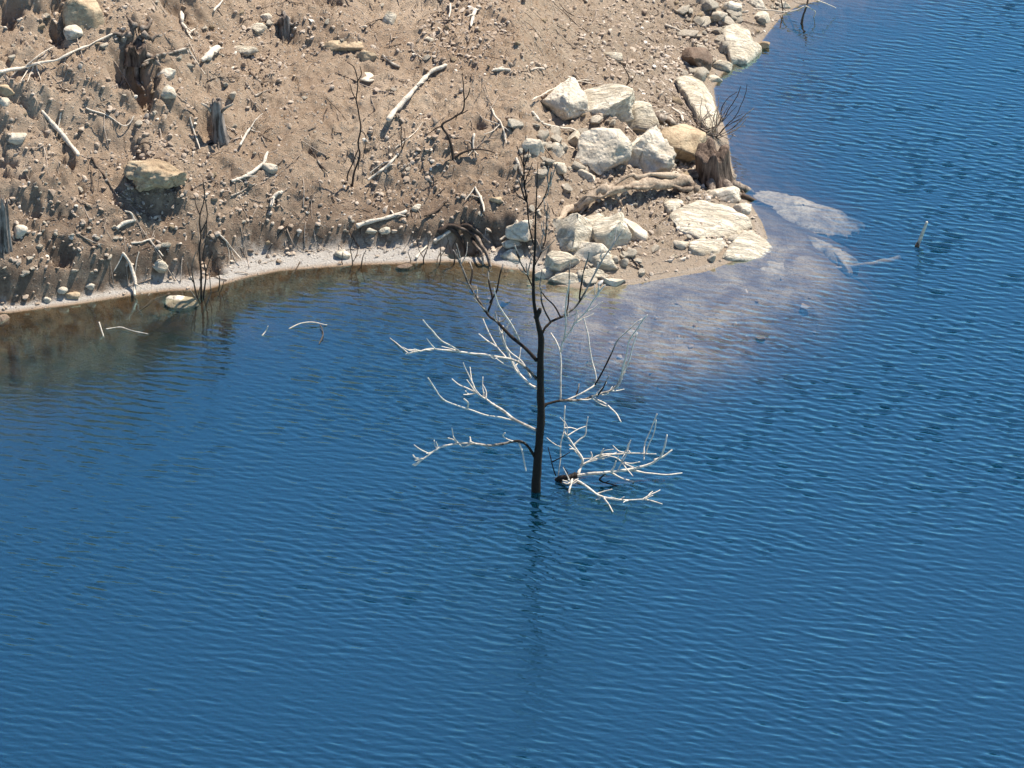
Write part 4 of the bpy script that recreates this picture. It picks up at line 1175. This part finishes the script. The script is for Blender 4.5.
D, Pl, Md = (.08, .46), (.62, .95), (.0, .9)
bough([(537, 361), (523, 347), (508, 333), (497, 322), (488, 312), (478, 298), (470, 285), (461, 264), (453, 250)], 5.5, 1.4, D, .5, [
    ([(488, 312), (492, 298), (489, 284), (488, 272)], .55, .25, D), ([(490, 303), (497, 290), (501, 273), (503, 264)], .6, .1, D),
    ([(519, 341), (513, 328), (505, 315), (497, 302), (494, 288)], .25, -.2, Pl), ([(470, 285), (472, 272), (470, 262)], .8, .2, D)], seed=1)
bough([(537, 379), (523, 366), (512, 360), (500, 356.5), (480, 353), (459, 351), (435, 349), (420, 351), (406, 354)], 4.4, 1.2, (.35, 1), -.5, [
    ([(459, 351), (444, 342), (432, 330), (423, 320)], .65, -.2, Pl), ([(507, 359), (497, 347), (490, 335), (483, 319)], .3, .3, Pl), ([(497, 347), (487, 341), (479, 334)], .35, .2, Pl)], seed=2)
bough([(538, 389), (529, 384), (521, 376), (514, 368), (506, 348), (502.5, 334), (503, 326)], 4, 1.2, (.8, .95), .35, [
    ([(531, 378), (522, 362), (511, 353), (505, 345)], .2, .2, Pl)], seed=3)
bough([(538, 431), (517, 421), (506, 414), (497, 408), (486, 399), (476, 393), (472, 383), (469, 376)], 4.6, 1.4, (.5, .95), .45, [
    ([(475, 392), (466, 388), (459, 385), (452, 379)], .85, .15, Pl), ([(517, 421), (503, 418), (488, 416), (467, 409), (455, 405), (444, 400), (435, 389), (428, 378)], .25, -.55, Pl),
    ([(467, 409), (468, 403), (464, 399)], .6, -.2, Pl)], seed=4)
bough([(536, 459), (530, 449), (525, 444), (517, 442), (503, 444), (488, 446), (473, 444), (459, 444), (446, 446), (438, 449), (430, 454), (423, 459), (413, 465)], 4.6, 1.6, (.05, 1), -.35, [
    ([(518, 442), (509, 440), (503, 436), (505, 433)], .2, -.1, Pl), ([(519, 443), (522, 451), (524, 460), (526, 471)], .2, -.12, Pl),
    ([(459, 444), (454, 440), (448, 438)], .7, .1, Pl), ([(471, 443), (470, 437)], .6, .05, Pl), ([(423, 459), (416, 458), (413, 455)], .95, .05, Pl)], seed=5)
bough([(542, 410), (546, 405), (553, 402), (567, 400), (580, 399.5), (592, 398), (602, 395), (611, 391), (620, 380), (624, 370), (629, 359), (633, 346), (637, 333)], 4.6, 1.2, (.2, .75), .5, [
    ([(619, 381), (623, 369), (626, 356), (629, 342), (637, 328), (647.5, 315)], .75, -.3, Pl), ([(567, 400), (578, 395), (588, 389), (595, 383), (595, 372), (592, 362), (589, 345), (587, 332), (584, 318)], .3, .45, (.6, .95)),
    ([(595, 385), (603, 371), (610, 357), (617, 341), (630, 327), (642, 319)], .5, .2, (.1, .7)), ([(596, 399), (605, 403), (611, 409), (617, 415), (621, 422)], .5, -.3, Pl),
    ([(560.5, 400), (561, 380), (561, 359), (557, 343), (551, 333)], .25, .35, Pl), ([(575, 398), (578, 390), (579, 384)], .4, .1, D), ([(597, 396), (604, 386), (609, 376)], .5, -.15, D)], seed=6)
bough([(541, 337), (545, 328), (550, 323.5), (557, 320), (564, 317), (572, 310), (580, 301), (590.5, 282), (602, 261), (612, 245), (623, 229)], 4, 1.0, (.1, .6), .45, [
    ([(566, 316), (568, 304), (568.5, 291), (569, 276), (570, 262)], .35, .3, D), ([(551, 322), (545, 311), (541, 300), (541, 288)], .15, -.25, D), ([(580, 301), (581, 284), (585, 268), (589, 252)], .55, -.2, D),
    ([(561, 318), (554, 305), (545, 296), (540, 286), (542, 270)], .25, .2, D)], seed=7)
bough([(561, 352), (564, 341), (570, 331), (576, 323), (587.5, 311), (596, 297), (605, 285)], 2.4, 1.4, Pl, .1, [([(564, 341), (566, 325), (565, 308), (567, 292), (570, 280)], .2, -.2, Pl)], seed=8, y0=.25)
bough([(535, 247), (530, 228), (527, 202), (525, 185), (524, 168), (523, 150)], 2.2, .9, (0, .1), .3, [([(527, 202), (522, 190), (518, 178)], .5, .1, D)], seed=9)
bough([(536.5, 210), (543, 200), (549, 186), (552, 172)], 1.8, .8, D, -.2, seed=10)
bough([(535, 265), (542, 252), (545, 236), (547, 218), (548, 205)], 1.8, .8, D, .3, seed=11)
bough([(534.5, 290), (528, 275), (520, 262), (515, 246)], 1.8, .8, D, -.3, seed=12)

# the fallen crown lying in the water beside it
fb = on_z(566, 479, 0)
fallen = empty('fallen_bough', fb, 'bleached white fallen bough floating in the water right of the drowned tree', 'branch')


def fbr(L, w0, w1, bl=(.9, 1.0), seed=1, tw=()):
    """L: (u, v, height above the water)"""
    T = Tubes()
    T.add([on_z(*q) for q in L], w0 * .68 / S0 / 2, w1 * 1.05 / S0 / 2, bl, seed=seed, sides=7, wob=.025, knob=.3)
    rr = np.random.default_rng(seed + 900)
    for k in range(int(rr.integers(4, 9)) if bl[0] > .7 else 1):
        i_ = int(rr.integers(1, max(2, len(L) - 1)))
        a_ = on_z(*L[i_])
        dr = rr.normal(0, 1, 3) * [1, .6, .4] + [.4, 0, .6]
        dr = dr / np.linalg.norm(dr) * rr.uniform(.08, .26)
        T.add([a_, a_ + dr * .5 + rr.normal(0, .012, 3), a_ + dr], 1.5 / S0 / 2, .9 / S0 / 2, bl, seed=seed + 910 + k, sides=4, wob=.03)
    for k, t in enumerate(tw):
        T.add([on_z(*q) for q in t], w0 / S0 / 2 * .5, w1 / S0 / 2 * .9, bl, seed=seed + 70 + k, sides=5, wob=.02, knob=.3)
    T.build('branch', M_BARK, fb, parent=fallen)
    SUNK.append((np.vstack(T.v), np.array(T.f)))


fbr([(556, 482, -.05), (560, 479, .03), (568, 478, .07), (576, 475, .10)], 9, 6, (.0, .3), 1)
fbr([(574, 476, .09), (590, 474.5, .12), (605, 473.6, .14), (625, 470, .17), (643, 465, .20), (654, 460, .26), (661, 455, .34), (665, 446, .45), (667, 435, .58)], 5, 1.5, (.6, 1), 2, [
    [(628, 470, .16), (640, 472, .1), (655, 473.6, .06), (670, 474, .04), (682, 473, .03)], [(654, 460, .26), (664, 456, .3), (672, 450, .36)], [(610, 473, .14), (614, 467, .22), (616, 461, .3)], [(612, 473, .12), (622, 478, .05), (634, 482, .0)]])
fbr([(578, 474, .10), (581, 466, .16), (581.6, 459, .24), (577, 452, .32), (573, 446, .4), (567, 436, .52), (564.5, 428, .6), (565, 406, .85)], 4.4, 1.1, (.8, 1), 3, [
    [(574, 445, .4), (580, 439, .46), (585, 435, .5), (586, 426, .6), (588, 417, .7)]])
fbr([(580, 466, .16), (590, 461, .2), (599, 457, .25), (612, 455, .28), (626, 453, .31), (640, 454, .33), (656, 454, .36)], 3.4, 1.2, (.8, 1), 4, [
    [(590, 461, .2), (592, 456, .25), (591, 452, .3)], [(624, 453, .31), (628, 448, .38)], [(646, 454, .33), (649, 444, .45), (654, 432, .6), (656, 420, .75)], [(644, 460, .28), (645, 445, .4), (650, 432, .55), (657, 414, .8)]])
fbr([(573, 479, .06), (580, 482, .06), (588, 488, .05), (596, 494, .05), (603, 497.5, .05), (615, 500, .05), (628, 500.5, .05), (645, 500, .05), (662, 504, .04)], 4.2, 1.2, (.9, 1), 5, [
    [(604, 498, .05), (609, 504, .03), (613, 512, .01)], [(642, 500, .05), (650, 495, .09), (660, 490, .12)], [(596, 494, .05), (600, 498, .02), (596, 500, .0)]])
fbr([(573, 477, .08), (571, 484, .05), (569, 493, .0)], 3.4, 2, (.9, 1), 6)
fbr([(558, 477, .05), (560, 462, .2), (561, 447, .36), (564, 434, .5), (565, 422, .62)], 2.2, 1, (.5, 1), 7)
fbr([(556, 476, .05), (552, 462, .2), (548, 447, .38)], 1.6, .9, (.1, .1), 8)
fbr([(605, 474, .13), (600, 480, .06), (612, 484, .02), (628, 488, -.02)], 2.6, 1.2, (.1, .3), 9)
fbr([(617, 472, .15), (622, 462, .26), (627, 453, .36), (630, 442, .48)], 2, 1, (.8, 1), 10)

# ------------------------------------------------------------------ loose stones, gravel, twig litter
PALE_MATS = {'pale': M_PALE, 'tan': M_TAN, 'grey': M_GREY}
protos = {}
for kd, mt in PALE_MATS.items():
    for s in range(5):
        vv, f = rock_verts(3, 500 + s + 10 * len(kd), 8, .10, .58, .03)
        me = raw_mesh('loose_stone', vv, f)
        me.materials.append(mt)
        protos[kd, s] = me
ZONES = [
    # region, count, size px range, kinds, label, group
    ((0, 150, 120, 285), 26, (4, 9), ('pale', 'grey', 'pale'), 'small loose stone among the rubble on the lower left slope', 'loose stones on the lower left slope'),
    ((0, 0, 330, 150), 34, (4, 10), ('pale', 'tan', 'grey'), 'small loose stone on the upper left slope', 'loose stones on the upper left slope'),
    ((130, 150, 520, 245), 16, (3.5, 7), ('pale', 'tan'), 'small loose stone on the slope above the silt strip', 'loose stones above the silt strip'),
    ((330, 0, 700, 100), 24, (3.5, 7), ('pale', 'tan', 'grey'), 'small loose stone on the gravelly upper right slope', 'loose stones on the upper right slope'),
    ((520, 130, 660, 285), 26, (3.5, 8), ('pale', 'grey', 'pale'), 'small loose stone lying among the boulders of the point', 'loose stones on the point'),
    ((515, 115, 600, 190), 34, (6, 17), ('pale', 'grey', 'pale'), 'pale rubble stone packed left of the boulder heap', 'rubble stones left of the boulder heap'),
    ((580, 92, 700, 182), 34, (5, 15), ('pale', 'grey', 'pale', 'tan'), 'small broken stone filling the gaps of the boulder heap', 'broken stones in the boulder heap'),
    ((548, 250, 660, 292), 26, (5, 14), ('pale', 'pale', 'pale'), 'pale broken stone between the outcrop and the water on the point', 'broken stones below the outcrop'),
    ((655, 190, 770, 262), 14, (5, 12), ('pale', 'grey', 'pale'), 'small stone scattered round the bright slabs of the tip', 'stones round the bright slabs'),
    ((680, 0, 800, 95), 30, (8, 19), ('pale', 'pale', 'grey'), 'pale shore block along the upper right waterline', 'shore blocks along the right shore'),
    ((690, 0, 790, 80), 18, (5, 11), ('pale', 'tan', 'grey'), 'small loose stone along the upper right waterline', 'loose stones along the right shore'),
]
for (x0, y0, x1, y1), cnt, (s0, s1), kinds, lab, grp in ZONES:
    k = 0
    while k < cnt:
        u, v = rng.uniform(x0, x1), rng.uniform(y0, y1)
        p = hit(u, v)
        if p[2] < .02:
            if rng.random() < .05:
                k += 1
            continue
        S = scale_at(p)
        r = (s0 + (s1 - s0) * rng.random() ** 2) / S / 2
        kd = kinds[rng.integers(len(kinds))]
        o = bpy.data.objects.new('loose_stone', protos[kd, int(rng.integers(5))])
        COL.objects.link(o)
        o.scale = (r * rng.uniform(.9, 1.3), r * rng.uniform(.8, 1.1), r * rng.uniform(.5, .9))
        o.rotation_euler = (rng.uniform(-.4, .4), rng.uniform(-.4, .4), rng.uniform(0, 6.3))
        o.location = p + np.array([0, 0, r * .25])
        o['label'], o['category'], o['group'] = lab, 'stone', grp
        k += 1


def scatter(n, dens):
    P = np.column_stack([rng.uniform(-7.6, 5.2, n), rng.uniform(4.2, 16.8, n)])
    h, sd, pt, lf = terrain(P)
    h = np.array([gh(*q) for q in P])
    keep = (sd > .04) & (rng.random(n) < dens(P, sd, pt, lf))
    return P[keep], h[keep], sd[keep]


def gravel_density(P, sd, pt, lf):
    n = fbm(np.column_stack([P * 1.1, P[:, 0] * 0]), 3, 77)
    d = .10 + .85 * sstep(.05, .5, n) + .30 * lf + .35 * sstep(0, 1.5, P[:, 0])
    return np.clip(d, 0, 1) * np.where(sd < .32, .25, 1)


P, hz, sd = scatter(125000, gravel_density)
Pb, hb, sb_ = scatter(40000, lambda P, sd, pt, lf: np.where((sd > .15) & (sd < 1.0) & (P[:, 0] < .2), .85, 0))
P, hz = np.vstack([P, Pb]), np.concatenate([hz, hb])
n2_ = 2500
P2 = np.column_stack([rng.uniform(-1.6, 5.0, n2_), rng.uniform(1.5, 9.5, n2_)])
h2, s2, _, _ = terrain(P2)
k2 = (s2 < -.02) & (h2 > -.45) & (rng.random(n2_) < np.exp(-((P2[:, 0] - 1.4) ** 2 / 3.6 + (P2[:, 1] - 4.4) ** 2 / 3.5)) * .6 * (.3 + 1.2 * sstep(-.1, .4, fbm(np.column_stack([P2, P2[:, 0] * 0]), 3, 78))))
NL = len(P)
P, hz = np.vstack([P, P2[k2]]), np.concatenate([hz, [gh(*q) for q in P2[k2]]])
N = len(P)
iv, iff = ico(1)
size = .006 + .032 * rng.random(N) ** 5
size[NL:] = .012 + .075 * rng.random(N - NL) ** 4
V = np.repeat(iv[None], N, 0) * (1 + .7 * (rng.random((N, len(iv), 1)) - .5))
V = V * (size[:, None] * rng.uniform(.7, 1.35, (N, 3)) * np.array([1, 1, .75]))[:, None, :]
ca, sa = np.cos(rng.uniform(0, 6.3, N)), np.sin(rng.uniform(0, 6.3, N))
nn = np.hypot(ca, sa)
ca, sa = ca / nn, sa / nn
tl = rng.normal(0, .35, N)
Vx, Vy, Vz = V[..., 0], V[..., 1], V[..., 2] + V[..., 0] * tl[:, None]
V = np.stack([Vx * ca[:, None] - Vy * sa[:, None], Vx * sa[:, None] + Vy * ca[:, None], Vz], -1)
hz[NL:] = np.minimum(hz[NL:], -size[NL:] * 1.3 - .02)
V += np.column_stack([P, hz + size * .25])[:, None, :]
F = (iff[None] + (np.arange(N) * len(iv))[:, None, None]).reshape(-1, 3)
me = raw_mesh('gravel', V.reshape(-1, 3), F, smooth=False)
attr(me, 'tone', np.repeat(np.clip(rng.normal(.44, .15, N) + .35 * (rng.random(N) < .06) + .28 * sstep(0, 1.6, P[:, 0]) * rng.random(N), 0, 1), len(iv)))
put('gravel', me, mat_gravel(), label='loose gravel and crumbs of earth spread over the bank', kind='stuff')

P, hz, sd = scatter(6500, lambda P, sd, pt, lf: np.where(sd < .3, .12, .55))
T = Tubes()
for i in range(len(P)):
    L = .05 + .40 * rng.random() ** 1.8 * (1 if rng.random() < .85 else 1.6)
    a = rng.uniform(0, 6.3)
    dx, dy = math.cos(a) * L / 2, math.sin(a) * L / 2
    c = P[i]
    q = [(c[0] - dx, c[1] - dy), (c[0] + rng.normal(0, .02), c[1] + rng.normal(0, .02)), (c[0] + dx, c[1] + dy)]
    r = rng.uniform(.003, .009)
    b = float(np.clip(rng.normal(.55, .3), 0, 1))
    T.add([np.array([x, y, gh(x, y) + r + rng.uniform(0, .012)]) for x, y in q], r, r * .5, (b, b), sides=4, per=2, seed=i, wob=0)
T.build('twig_litter', M_TWIG, label='fine dry twigs and rootlets scattered over the bank', kind='stuff')

# ------------------------------------------------------------------ water
WX = axis(-7.2, 7.2, .020, 700)
WY = axis(-6.6, 15.4, .0165, 900)
wx, wy = np.meshgrid(WX, WY)
WP = np.column_stack([wx.ravel(), wy.ravel()])
near = (np.abs(WP[:, 0]) < 9) & (WP[:, 1] > -8.5) & (WP[:, 1] < 17.5)
WH = np.empty(len(WP))
WS = np.empty(len(WP))
WH, WS, _, _ = terrain(WP)
keep = WH < .05
# waves: many short crested sine trains, calmer in the lee of the bank
z = np.zeros(len(WP))
act = near & keep
ax, ay = WP[act, 0], WP[act, 1]
wr = np.random.default_rng(21)
zz = np.zeros(act.sum())
wind = math.radians(70)
for k in range(110):
    lam = .054 * (3.4 ** (wr.random() ** 1.35))
    th = wind + wr.normal(0, .29)
    kk = 2 * math.pi / lam
    amp = AMP * lam ** 1.15 * wr.uniform(.5, 1.3)
    zz += amp * np.sin(kk * (math.cos(th) * ax + math.sin(th) * ay) + wr.uniform(0, 6.3))
A3 = np.column_stack([ax * .35, ay * .5, ax * 0])
gust = .80 + .75 * fbm(A3, 4, 40, .6)
lft = 1 - sstep(-5.5, -1.0, ax)
calm = sstep(.05, 2.2, -WS[act]) * (1 - lft) + sstep(.9, 4.6, -WS[act]) * lft
lee = .42 + .58 * sstep(-4.5, 1.5, ax + .35 * (4.5 - ay))
edge = (1 - sstep(7.1, 7.6, np.abs(ax))) * (1 - sstep(15.2, 15.8, ay)) * sstep(-7.1, -6.4, ay)
zz = zz - 0
# sharpen crests a little
zz = zz - 1.0 * zz * zz
z[act] = zz * np.clip(gust, .3, 1.4) * (.22 - .19 * lft + (.78 + .19 * lft) * calm) * lee * edge
me, used = grid_mesh('water', WX, WY, z.reshape(len(WY), len(WX)), keep)
co_ = np.empty(len(me.vertices) * 3, np.float32)
me.vertices.foreach_get('co', co_)
co_ = co_.reshape(-1, 3)
co_[:, 1] -= SKEW * math.sin(wind) * co_[:, 2]          # wind from behind: crests lean towards the near side
co_[:, 0] -= SKEW * math.cos(wind) * co_[:, 2]
me.vertices.foreach_set('co', co_.ravel())
me.update()
depth = np.clip(-WH, 0, None)
bvh = BVHTree.FromPolygons(
    [Vector(p) for m_ in SUNK for p in m_[0]],
    [tuple(int(i) + o for i in t) for m_, o in zip(SUNK, np.cumsum([0] + [len(m_[0]) for m_ in SUNK[:-1]])) for t in m_[1]])
lo = np.min([m_[0].min(0) for m_ in SUNK], 0)
hi = np.max([m_[0].max(0) for m_ in SUNK], 0)
cand = np.where(near & keep & (WP[:, 0] > lo[0]) & (WP[:, 0] < hi[0]) & (WP[:, 1] > lo[1]) & (WP[:, 1] < hi[1]))[0]
dn = Vector((0, 0, -1))
for i in cand:
    r_ = bvh.ray_cast(Vector((WP[i, 0], WP[i, 1], .6)), dn, 2.0)
    if r_[0] is not None:
        depth[i] = min(depth[i], max(-r_[0].z, 0))
attr(me, 'depth', depth[used])
attr(me, 'chop', (sstep(.3, 3.4, -WS) * (.35 + .65 * sstep(-4.5, 1.5, WP[:, 0] + .35 * (4.5 - WP[:, 1]))))[used])
water = put('water', me, mat_water(), kind='structure', label='rippled deep blue lake water')

# ------------------------------------------------------------------ light
AZ, EL = math.radians(SUN_AZ), math.radians(SUN_EL)
sd_ = Vector((math.sin(AZ) * math.cos(EL), math.cos(AZ) * math.cos(EL), math.sin(EL)))
sl = bpy.data.lights.new('sun', 'SUN')
sl.energy = SUN_E
sl.angle = math.radians(.53)
sl.color = (1.0, .93, .82)
so = bpy.data.objects.new('sun', sl)
so.rotation_euler = sd_.to_track_quat('Z', 'Y').to_euler()
so.location = (10, 20, 40)
COL.objects.link(so)
w = bpy.data.worlds.new('World')
scene.world = w
w.use_nodes = True
nt = w.node_tree
bg = nt.nodes['Background']
sk = nt.nodes.new('ShaderNodeTexSky')
sk.sky_type = 'NISHITA'
sk.sun_disc = False
sk.sun_elevation = EL
sk.sun_rotation = AZ
sk.altitude = 600
sk.air_density = 1.0
sk.dust_density = .1
sk.ozone_density = 5.0
nt.links.new(sk.outputs[0], bg.inputs[0])
bg.inputs[1].default_value = SKY_E
vs = scene.view_settings
scene.display_settings.display_device = 'sRGB'
vs.view_transform = 'Standard'
vs.look = 'None'
vs.gamma = 1
vs.exposure = EXPO
vs.use_curve_mapping = False
cy = scene.cycles
cy.use_denoising = True
cy.max_bounces = 6
cy.diffuse_bounces = 2
cy.glossy_bounces = 3
cy.transparent_max_bounces = 8
